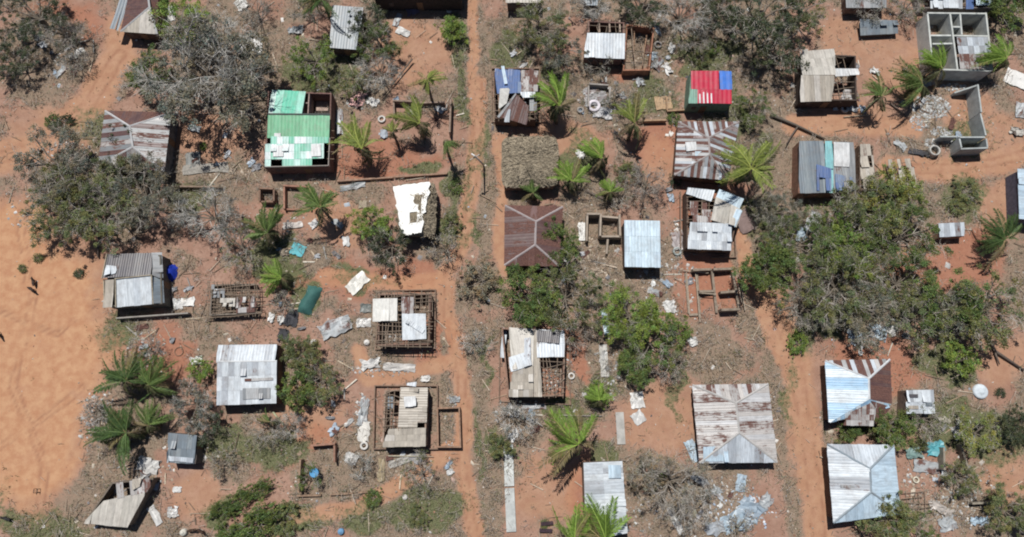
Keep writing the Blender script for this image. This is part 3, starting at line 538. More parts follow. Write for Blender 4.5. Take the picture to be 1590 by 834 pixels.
C = [(906, 718), (966, 716), (974, 828), (910, 840)]
house('long pale blue monopitch house behind the bottom palms', C, 2.4, [flatx(C, 2.8, 2.4, 'bright', courses=2, sw=.75, damage=.04)], wall=(.2, .15, .12), patches=[([(945, 742, 2.7), (965, 742, 2.65), (964, 722, 2.65), (944, 722, 2.7)], 'pale_blue', {})], inset=.12)
C = [(260, 672), (306, 676), (303, 720), (261, 718)]
house('small dull grey iron shed beside the grey bare tree', C, 1.9, [flat(C, 2.2, 1.9, 'slate', sw=.6, courses=2, damage=.1)], wall=(.14, .12, .11), cat='shed', name='shed', inset=.08, group='small sheds', patches=[([(261, 715, 2.0), (300, 718, 2.0), (301, 711, 2.05), (261, 708, 2.05)], 'zinc', {})])
C = [(172, 746), (240, 741), (200, 819), (129, 811)]
house('long pale grey roof slab sagging over a fallen hut', C, 1.7, [flat([(160, 778), (228, 763), (198, 819), (129, 812)], 2.0, 1.7, 'cream', sw=.9, damage=.02), flat([(178, 750), (243, 741), (228, 764), (161, 779)], 2.0, 2.0, 'mottled', sw=.8, damage=.15, miss=.2)], wall=(.17, .14, .11), cat='hut', inset=.25, door=False, patches=[([(205, 762, 2.1), (218, 755, 2.1), (222, 742, 2.1), (206, 744, 2.1)], 'tan', dict(sw=.6, damage=.5))])
C = [(1580, 262), (1640, 264), (1640, 345), (1583, 342)]
house('pale blue roof house cut by the right edge of the view', C, 2.5, [flatx(C, 2.4, 2.8, 'pale_blue')], wall=(.12, .12, .16))
C = [(1457, 347), (1499, 345), (1497, 366), (1459, 368)]
house('low pale metal shed with a rounded lean on bare red ground', C, 1.5, [flat(C, 1.8, 1.5, 'zinc', sw=.7)], wall=(.25, .16, .12), cat='shed', name='shed', inset=.08, door=False, group='small sheds')
C = [(1334, 30), (1396, 32), (1394, 52), (1336, 55)]
house('collapsed dark grey roof lying low on the ground near concrete shell', C, .9, [flat(C, 1.2, .8, 'slate', sw=.9, courses=2, damage=.25)], wall=(.1, .09, .08), cat='hut', inset=.35, door=False)
C = [(1418, -10), (1580, -12), (1560, 12), (1425, 12)]
house('wreck of pale and dark blue sheets along the upper edge', C, 1.3, [flat([(1440, -16), (1495, -16), (1495, 13), (1445, 13)], 1.8, 1.3, 'bright', sw=.7, courses=2, damage=.4), flat([(1500, -10), (1512, -10), (1512, 14), (1500, 14)], 1.8, 1.3, 'cobalt'), flat([(1514, -16), (1556, -16), (1550, 8), (1514, 8)], 1.6, 1.3, 'ice', damage=.4)], wall=(.15, .13, .12), cat='hut', door=False)
C = [(1312, -14), (1378, -14), (1376, 12), (1314, 12)]
house('small grey shed between dry branches at the top edge', C, 1.9, [flat(C, 2.2, 1.9, 'dull')], wall=(.2, .14, .11), cat='shed', name='shed', group='small sheds')
C = [(783, -16), (842, -16), (840, 4), (785, 4)]
house('tan roof edge of a house at the top centre', C, 2.2, [flat(C, 2.5, 2.2, 'tan')], wall=(.15, .11, .09))
C = [(905, -14), (930, -14), (928, 8), (906, 8)]
house('little charcoal roof shack among grey branches at the top', C, 1.9, [flat(C, 2.2, 1.9, 'slate')], wall=(.15, .11, .09), cat='shed', name='shed', group='small sheds')
# --- collapsed frames
C = [(322, 438), (402, 436), (405, 490), (318, 494)]
house('collapsed grey hut of crossed sticks with patches of old thatch', C, 1.3, [], wall=(.20, .17, .14), inset=.5, cat='hut', door=False, sides='NWS', frames=[([(318, 494, .9), (405, 490, 1.2), (402, 436, 1.7), (322, 438, 1.5)], .36, .36), ([(330, 488, 1.4), (396, 480, 1.1), (390, 446, 1.6), (334, 450, 1.8)], .5, .9)],
    patches=[([(338, 476, 1.5), (366, 476, 1.5), (366, 463, 1.6), (338, 463, 1.6)], 'cream', dict(sw=.4, damage=.3, courses=2, miss=.2)), ([(366, 486, 1.3), (400, 484, 1.3), (398, 460, 1.6), (368, 462, 1.6)], 'mottled', dict(sw=.35, damage=.4, courses=3, miss=.35)), ([(324, 462, 1.4), (350, 462, 1.5), (350, 442, 1.7), (326, 442, 1.6)], 'dull', dict(sw=.35, damage=.4, courses=3, miss=.4))])
C = [(1335, 224), (1356, 224), (1358, 296), (1336, 297)]
house('narrow brown frame of old boards just right of the torn blue tarpaulin house', C, 1.4, [flat(C, 1.6, 1.3, 'tan', sw=.5, courses=4, miss=.35, damage=.3)], wall=(.17, .12, .09), inset=.15, cat='hut', door=False, frames=[([(1336, 297, 1.3), (1358, 296, 1.3), (1356, 224, 1.5), (1335, 224, 1.5)], .8, .8)])
C = [(1378, 248), (1420, 246), (1424, 306), (1382, 310)]
house('fallen grey brown thatch and pole heap below the concrete ring', C, .7, [flat(C, 1.1, .5, 'tan', sw=.35, courses=4, miss=.45, damage=.5)], wall=None, cat='hut', door=False, frames=[([(1382, 310, .5), (1424, 306, .5), (1420, 246, 1.0), (1378, 248, 1.0)], .5, .6)])
C = [(1402, 757), (1448, 766), (1446, 800), (1402, 802)]
house('fallen roof frame of brown poles beside the pale blue house', C, .5, [], wall=None, cat='hut', frames=[([(1402, 800, .35), (1450, 800, .35), (1444, 765, .5), (1402, 764, .5)], .7, .6)])
C = [(972, 34), (1018, 40), (1010, 112), (966, 112)]
house('roofless earth walled house with toppled poles', C, 1.6, [], wall=(.33, .16, .10), cat='ruin', name='ruin', door=False, frames=[([(968, 100, 1.7), (1008, 100, 1.7), (1014, 44, 1.7), (974, 42, 1.7)], 1.4, 2.0)], group='ruined houses')

# --- thatch
def thatch_house(label, C, he, hr, r1, r2, tarp=None, seed=1):
    Cw = [W(x, y, he) for x, y in C]; c = sum(Cw, Vector()) / 4; c.z = 0; L = [p - c for p in Cw]
    par = thing('thatched_house', label, 'house', c, 0, 'thatched houses'); walls(par, L, he, (.26, .17, .12), .5)
    a, b_ = W(*r1, hr) - c, W(*r2, hr) - c; rng = np.random.default_rng(seed)
    loop = [];
    for k in range(4):
        p, q = L[k], L[(k + 1) % 4]
        for s in range(10): loop.append(p.lerp(q, s / 10))
    cen = sum(L, Vector()) / 4
    loop = [Vector((cen.x + (p.x - cen.x) * sc, cen.y + (p.y - cen.y) * sc, p.z)) for p in loop for sc in [1 - .10 * max(0, ((abs(p.x - cen.x) / max(1e-3, max(abs(q.x - cen.x) for q in loop))) ** 4 * (abs(p.y - cen.y) / max(abs(q.y - cen.y) for q in loop)) ** 4))]]
    mb = MB(); n = len(loop); rings = 7
    def top(p): d = b_ - a; t = max(0, min(1, (p - a).dot(d) / max(1e-6, d.dot(d)))); return a + d * t
    for j in range(rings):
        t = j / (rings - 1)
        for p in loop:
            q = p.lerp(top(p), t); q = Vector((q.x, q.y, p.z + (hr - p.z) * (t ** .85))); mb.v.append(tuple(q + Vector((R.gauss(0, .05), R.gauss(0, .05), R.gauss(0, .04) - (.0 if j else .0)))))
    for j in range(rings - 1):
        for k in range(n): mb.f.append((j * n + k, j * n + (k + 1) % n, (j + 1) * n + (k + 1) % n, (j + 1) * n + k))
    mb.f.append(tuple((rings - 1) * n + k for k in range(n)))
    for p in loop: mb.v.append((p.x * .97, p.y * .97, p.z - .28))
    m0 = rings * n
    for k in range(n): mb.f.append((m0 + k, m0 + (k + 1) % n, (k + 1) % n, k))
    th = mb.build('thatch', M['thatch_base'], par)
    V = []; cols = []; tq = [W(x, y, h) - c for x, y, h in tarp] if tarp else None
    base = np.array(mb.v[:rings * n])
    for i in range(3400):
        j = rng.integers(0, rings - 1); k = rng.integers(0, n); p = base[j * n + k] * (1 - .5) + base[j * n + (k + 1) % n] * .5
        if tq:
            f_ = (p[1] - tq[2].y) / (tq[3].y - tq[2].y)
            if p[0] < tq[2].x + (tq[3].x - tq[2].x) * f_ + .05 and rng.random() < .97: continue
        up = base[(j + 1) * n + k] - base[j * n + k]; up = up / (np.linalg.norm(up) + 1e-6)
        p = p + up * rng.random() * .4 + rng.normal(0, .12, 3) * np.array([1, 1, .15]) + np.array([0, 0, .05])
        d = up + rng.normal(0, .45, 3) * np.array([1, 1, .3]); d = d / np.linalg.norm(d) * rng.uniform(.35, .9); s = np.cross(d, [0, 0, 1.]); s = s / (np.linalg.norm(s) + 1e-6) * rng.uniform(.02, .05)
        V += [p - s, p + s, p + d + s * .4 + [0, 0, .05], p + d - s * .4 + [0, 0, .05]]; k_ = rng.uniform(.5, 1.5); cols.append((.32 * k_, .27 * k_, .195 * k_))
    me = np_mesh('straw', np.array(V), np.arange(len(V)).reshape(-1, 4), M['tinted_bits'], np.array(cols)); so = bpy.data.objects.new('straw', me); link(so, par); so['kind'] = 'stuff'
    if tarp:
        pts = [W(x, y, h) - c for x, y, h in tarp]; mb = MB(); nn = 14
        for i in range(nn + 1):
            for j in range(nn + 1):
                q = pts[0].lerp(pts[1], i / nn).lerp(pts[3].lerp(pts[2], i / nn), j / nn); e = (1 if i in (0, nn) or j in (0, nn) else 0)
                x, y = q.x + e * R.gauss(0, .09), q.y + e * R.gauss(0, .09); mb.v.append((x, y, q.z + R.gauss(0, .03) + .45))
        mb.f = [(i * (nn + 1) + j, (i + 1) * (nn + 1) + j, (i + 1) * (nn + 1) + j + 1, i * (nn + 1) + j + 1) for i in range(nn) for j in range(nn) if not (8 <= i <= 10 and 6 <= j <= 9)]
        t = mb.build('tarpaulin', M['cloth'], par, True, (.84, .84, .80, 1))
    return par
thatch_house('weathered grey brown thatched house beside the main track', [(779, 213), (868, 211), (866, 290), (779, 292)], 2.2, 3.3, (822, 232), (822, 262), seed=3)
thatch_house('thatched house wrapped in torn white tarpaulin on its left half', [(614, 286), (678, 284), (677, 368), (620, 367)], 2.2, 3.2, (652, 306), (652, 340), [(612, 291, 2.3), (624, 366, 2.3), (656, 363, 3.0), (667, 284, 2.6)], seed=5)

# --- masonry shells
def shell(label, name, cat, segs, color, m='concrete', t=.22, group='ruined houses', base=-.1, pieces=()):
    P0 = W(*segs[0][0][:2], 0); par = thing(name, label, cat, P0, 0, group)
    for s in segs:
        a, b_, h = s[0], s[1], s[2]; h2 = s[3] if len(s) > 3 else None
        k = R.uniform(.88, 1.1); mb = MB(); mb.wall(W(*a, h) - P0, W(*b_, h2 if h2 else h) - P0, base, h, t, h2)
        mb.build('wall', M[m], par, color=(color[0] * k, color[1] * k, color[2] * k, 1))
    return par, P0
H = 2.7
b17, p17 = shell('roofless grey concrete block house with white topped walls and several rooms', 'concrete_house', 'house',
    [((1440, 20), (1530, 21), H), ((1440.5, 21.6), (1449, 106), H - .01), ((1531, 19.5), (1541, 109), H - .01), ((1475.5, 21.6), (1487, 108), H - .02), ((1491, 21.6), (1493.6, 53.8), H - .03), ((1445.2, 55), (1476.8, 55), H - .04), ((1479.8, 55.2), (1534, 56), H - .04), ((1478, 41.5), (1490.8, 41.8), H - .05), ((1448, 68), (1479, 67.5), H - .05), ((1451, 107.5), (1539, 110), H)], (.50, .52, .49), group=None)
for pts, pal in (([(1489, 84, 2.75), (1537, 84, 2.75), (1535, 58, 2.85), (1483, 58, 2.85)], 'zinc'), ([(1490, 107, 2.72), (1539, 108, 2.72), (1537, 84, 2.8), (1488, 84, 2.8)], 'mottled')): roof_face(b17, [p - p17 for p in PX(pts)], pal, sw=.75, courses=2, damage=.15, lift=.05)
b18, p18 = shell('broken concrete shell with one standing side wall and a small corner room', 'ruin', 'ruin',
    [((1518.5, 131), (1524, 174), 2.4), ((1482, 144), (1517, 132.5), .9, 2.3), ((1522.5, 176), (1531, 210), 2.4), ((1491, 213), (1529.6, 213), 2.2), ((1490, 215.5), (1493, 229), 2.15), ((1492, 231), (1534, 229.5), 2.2), ((1531.5, 215), (1533.5, 228), 2.18), ((1460, 212), (1486, 212), 1.7)], (.40, .43, .42), t=.2)
b12, p12 = shell('grey walled roofless ruin of small rooms beside the ice blue roof', 'ruin', 'ruin',
    [((911, 332), (932, 332), 1.8), ((912, 334), (911, 374), 1.7, 1.2), ((933, 332), (932, 366), 1.8), ((935, 336), (960, 338), 1.5), ((962, 333), (963, 366), 1.7), ((934, 367), (964, 367), 1.5), ((944, 369), (942, 394), 1.2, .5)], (.36, .30, .24), t=.24)
b15, p15 = shell('broken rows of brown walls dividing bare red earth rooms', 'ruin', 'ruin',
    [((1076, 419), (1105, 418), 1.3, .9), ((1108, 418), (1138, 417), 1.35, 1.1), ((1086, 452.5), (1109, 452), 1.1, .8), ((1119, 454), (1145, 452), 1.2), ((1120, 481), (1149, 480), 1.35), ((1106, 421), (1113, 486), .75, .35), ((1082, 424), (1087, 494), .35), ((1138, 422), (1148, 478), .8, .5), ((1065, 424), (1070, 487), .25), ((1071, 489), (1084, 488), .25)], (.27, .22, .17), 'mud', t=.3)
for a, b_ in (((1080, 424, .5), (1087, 500, .3)), ((1066, 423, .4), (1071, 490, .2)), ((1148, 425, .9), (1157, 482, .4)), ((1085, 455, .9), (1112, 457, .9)), ((1142, 420, 1.2), (1152, 470, .6)), ((1060, 420, .3), (1100, 424, .5))):
    mb = MB(); mb.tube([W(*a) - p15, W(*b_) - p15], .07, 5); mb.build('beam', M['timber'], b15, color=(.42, .35, .27, 1))
shell('square red brick pit enclosure beside the wall foot', 'enclosure', 'enclosure', [((440, 288), (480, 290), .9), ((441, 290.5), (441, 324), .9), ((481, 289), (481, 324), .7), ((443, 325), (479, 325), .35)], (.32, .17, .12), 'mud', group='small enclosures')
shell('dark square latrine pit with low earth walls', 'latrine', 'latrine', [((402, 292), (424, 293), 1.3), ((403, 295), (403, 312), 1.2), ((425, 294), (425, 312), 1.2), ((405, 313), (424, 313), 1.0)], (.22, .14, .1), 'mud', group='small enclosures')
shell('u shaped red earth enclosure with a dark right wall', 'enclosure', 'enclosure', [((482, 692), (520, 689), 1.1), ((519, 691.5), (519, 718), 1.2)], (.30, .17, .12), 'mud', group='small enclosures')
shell('bent mud wall corner casting a thick shadow in the lower clearing', 'mud_wall', 'wall', [((466, 714), (463, 765), 1.4), ((461, 770), (498, 769), .5, .35), ((512, 768), (548, 766), .4, .25), ((556, 765), (586, 763), .3)], (.28, .19, .13), 'mud', group=None)
shell('long low earth wall running below the green roof house', 'mud_wall', 'wall', [((523, 281), (610, 275), .5), ((612, 274.5), (694, 269), .45)], (.33, .21, .15), 'mud', group=None)
shell('short mud wall stub in the shade of the spreading tree', 'mud_wall', 'wall', [((262, 289), (343, 290), .8)], (.27, .2, .15), 'mud', group=None)
shell('low roofless room beside the leaning palms', 'enclosure', 'enclosure', [((610, 156), (640, 157), 1.1), ((700, 152), (698, 205), 1.5), ((611, 158.5), (612, 180), .9), ((643, 160), (690, 158), .8)], (.27, .2, .155), 'mud', group='small enclosures')
shell('tan low wall square between the red roof and a palm', 'enclosure', 'enclosure', [((1000, 187), (1035, 186), .8), ((1036, 172), (1066, 170), .5), ((1035, 150), (1036, 170.5), .45)], (.36, .24, .15), 'mud', group='small enclosures')
shell('grey slab wall lying along the track beside the bottom yard', 'slab_wall', 'wall', [((789, 690), (791, 755), .25), ((791, 758), (794, 826), .22)], (.50, .52, .50), t=1.15, group=None)
shell('narrow broken path of grey concrete slabs between two yards', 'slab_wall', 'wall', [((936, 535), (940, 585), .15), ((962, 640), (965, 690), .15)], (.44, .43, .40), t=1.0, group=None)
shell('ruined grey mud shack walls under rubble beside a young palm', 'ruin', 'ruin', [((915, 130), (945, 132), 1.1), ((914, 133), (914, 165), .9), ((947, 134), (947, 160), .7)], (.36, .33, .30), 'concrete', t=.2)
shell('low wall ends standing in the lower right wreckage', 'ruin', 'ruin', [((1466, 695), (1467, 730), 1.2), ((1492, 690), (1504, 728), .9), ((1510, 782), (1548, 780), 1.0), ((1549, 783), (1548, 805), .9)], (.27, .24, .19), 'mud')
# ------------------------------------------------------------------ trees
def leaf_cards(cent, per, spread, size, rng, up=.55, asp=.5, flat=.75, shell=False):
    n = len(cent) * per
    if shell:
        g = rng.normal(0, 1, (n, 3)); g /= np.linalg.norm(g, axis=1)[:, None]; g[:, 2] = np.where(g[:, 2] < -.3, -g[:, 2], g[:, 2]); off = g * (rng.random((n, 1)) ** .45) * np.repeat(spread, per)[:, None] * np.array([1, 1, flat])
        off *= 1 + rng.normal(0, .16, (n, 1))
    else: off = rng.normal(0, 1, (n, 3)) * spread * np.array([1, 1, flat])
    c = np.repeat(np.asarray(cent), per, axis=0) + off
    nn = rng.normal(0, 1, (n, 3)); nn[:, 2] = np.abs(nn[:, 2]) + up; nn /= np.linalg.norm(nn, axis=1)[:, None]
    d = rng.normal(0, 1, (n, 3)); d -= nn * (d * nn).sum(1)[:, None]; d /= np.linalg.norm(d, axis=1)[:, None]; s = np.cross(nn, d)
    L = size * rng.uniform(.6, 1.4, n)[:, None]; w_ = L * asp
    V = np.stack([c - d * L * .5, c + s * w_ * .5, c + d * L * .5, c - s * w_ * .5], 1).reshape(-1, 3)
    clump = np.repeat(rng.uniform(.62, 1.3, len(cent)), per)
    k = clump * rng.uniform(.7, 1.32, n); hue = rng.uniform(-.14, .14, n) + np.repeat(rng.uniform(-.14, .2, len(cent)), per)
    col = np.stack([k * (1 + hue), k, k * (1 - hue * .8)], 1)
    return V, np.arange(len(V)).reshape(-1, 4), col
def tree_meshes(seed, Rc, Ht, per, leaf, cr, nprim, fill, twigs=1.0):
    """trunk with limbs, fine branches and a crown of separate leaf clusters with gaps between"""
    r = random.Random(seed); rng = np.random.default_rng(seed)
    tr = MB(); bo = MB(); fork = Vector((r.uniform(-.3, .3), r.uniform(-.3, .3), Ht * r.uniform(.25, .38)))
    tr.tube([(0, 0, -.3), fork * .5 + Vector((r.uniform(-.1, .1), r.uniform(-.1, .1), 0)), fork], [Rc * .06 + .08, Rc * .05 + .05, Rc * .04 + .04], 7)
    sites = []; ax = r.uniform(0, 6.28)
    for i in range(nprim):
        az = 2 * math.pi * (i + r.uniform(-.45, .45)) / nprim; lf = r.uniform(.42, 1.0) * (1 + .18 * math.cos(2 * (az - ax))); rr = Rc * .86 * lf; zz = Ht * r.uniform(.6, 1.0) * (1.1 - .38 * lf)
        e = Vector((math.cos(az) * rr, math.sin(az) * rr, zz)); mid = fork.lerp(e, .5) + Vector((r.uniform(-.3, .3), r.uniform(-.3, .3), r.uniform(-.05, .3))) * Rc * .3
        r0 = Rc * .021 + .022; tr.tube([fork, mid, e], [r0, r0 * .7, r0 * .35], 5, False); sites.append((e, az))
        for j in range(r.randint(4, 6)):
            t = r.uniform(.3, 1); p = (fork.lerp(mid, t * 2) if t < .5 else mid.lerp(e, t * 2 - 1))
            a2 = az + r.uniform(-1.4, 1.4); l2 = Rc * r.uniform(.18, .42); q = p + Vector((math.cos(a2) * l2, math.sin(a2) * l2, r.uniform(-.12, .3) * Rc)); q.z = max(.35, min(q.z, Ht * 1.05))
            m2 = p.lerp(q, .5) + Vector((r.gauss(0, .06), r.gauss(0, .06), r.uniform(0, .1))) * Rc
            bo.tube([p, m2, q], [r0 * .45, r0 * .3, r0 * .14], 4, False); sites.append((q, a2))
            for k in range(max(1, int(r.randint(3, 5) * twigs))):
                p3 = m2.lerp(q, r.uniform(.0, 1)); a3 = a2 + r.uniform(-1.6, 1.6); l3 = Rc * r.uniform(.08, .22)
                q3 = p3 + Vector((math.cos(a3) * l3, math.sin(a3) * l3, r.uniform(-.05, .15) * Rc)); q3.z = max(.25, q3.z)
                bo.tube([p3, q3], [r0 * .17, r0 * .07], 3, False)
                if twigs > 1.2:
                    for _ in range(2): a4 = a3 + r.uniform(-1, 1); bo.tube([p3.lerp(q3, .6), q3 + Vector((math.cos(a4), math.sin(a4), r.uniform(-.3, .5))) * l3 * .6], [r0 * .09, r0 * .05], 3, False)
    keep = [s for s in sites if r.random() < fill] or sites[:2]; cs = []; rad = []
    for q, a_ in keep:
        cs.append(tuple(q + Vector((0, 0, cr * .2)))); rad.append(cr * r.uniform(.6, 1.25))
        for _ in range(2): cs.append(tuple(q + Vector((r.gauss(0, 1), r.gauss(0, 1), r.gauss(0, .35))) * cr * .85)); rad.append(cr * r.uniform(.3, .7))
    V, F, c = leaf_cards(np.array(cs), per, np.array(rad), leaf, rng, flat=.62, shell=True)
    return tr.mesh('trunk', M['bark'], True), bo.mesh('boughs', M['twig']), np_mesh('crown', V, F, M['leaf'], c)
simple('silver_twig', (.50, .48, .44), .25, 3.)
simple('twig', (.37, .34, .30), .35, 3.)
STY = {}
for key, kw in {'denseL': dict(Rc=6, Ht=6.5, per=95, leaf=.25, cr=1.15, nprim=9, fill=.95), 'denseM': dict(Rc=3.4, Ht=4.6, per=62, leaf=.21, cr=.78, nprim=8, fill=.95), 'denseS': dict(Rc=1.7, Ht=2.3, per=36, leaf=.16, cr=.45, nprim=6, fill=1),
                'sparseL': dict(Rc=6, Ht=6.5, per=85, leaf=.22, cr=.95, nprim=10, fill=.8, twigs=1.5), 'sparseM': dict(Rc=3.4, Ht=4.4, per=58, leaf=.18, cr=.66, nprim=8, fill=.76, twigs=1.5), 'sparseS': dict(Rc=1.7, Ht=2.2, per=24, leaf=.15, cr=.4, nprim=6, fill=.6, twigs=1.3),
                'bareL': dict(Rc=6, Ht=6.5, per=40, leaf=.18, cr=.8, nprim=10, fill=.5, twigs=2.0), 'bareM': dict(Rc=3.4, Ht=4.2, per=26, leaf=.15, cr=.55, nprim=9, fill=.38, twigs=2.0), 'bareS': dict(Rc=1.7, Ht=1.9, per=12, leaf=.14, cr=.35, nprim=8, fill=.3, twigs=1.6),
                'shrub': dict(Rc=1.6, Ht=.95, per=34, leaf=.15, cr=.36, nprim=9, fill=.75)}.items():
    STY[key] = [tree_meshes(100 * i + len(key) * 7 + 3, **kw) for i in range(4)]; STY[key + '_R'] = (kw['Rc'], kw['Ht'])
LEAF = {'green': (.125, .175, .052), 'bright': (.185, .265, .06), 'dark': (.075, .095, .05), 'grey': (.195, .195, .145), 'olive': (.17, .192, .08), 'dry': (.27, .235, .16), 'reddish': (.22, .165, .13), 'yellow': (.24, .27, .08), 'ash': (.215, .215, .18)}
def tree(px, py, rp, sty, tint, label, name='tree', cat='tree', group='trees among the yards', sq=1.0, rot=None, nth=None, dark=False, zs=1.0):
    Rc, Ht = STY[sty + '_R']; s = rp / PPM(px, py) / Rc; b_ = W(px, py, Ht * s * .6 * zs); b_.z = 0
    ms = STY[sty][R.randrange(4) if nth is None else nth]; o = thing(name, label, cat, b_, R.uniform(0, 6.28) if rot is None else rot, group); o.scale = (s, s * sq, s * zs)
    for nm, me, c in (('trunk', ms[0], (1, 1, 1, 1)), ('boughs', ms[1], (1, 1, 1, 1)), ('crown', ms[2], None)):
        ch = bpy.data.objects.new(nm, me); link(ch, o)
        if nm != 'trunk': ch['kind'] = 'stuff'
        if nm == 'boughs' and tint == 'ash': ch.material_slots[0].link = 'OBJECT'; ch.material_slots[0].material = M['silver_twig']
        k = R.uniform(.9, 1.12)
        if nm == 'crown': t = LEAF[tint]; ch.color = (t[0] * k, t[1] * k, t[2] * k, 1)
    return o
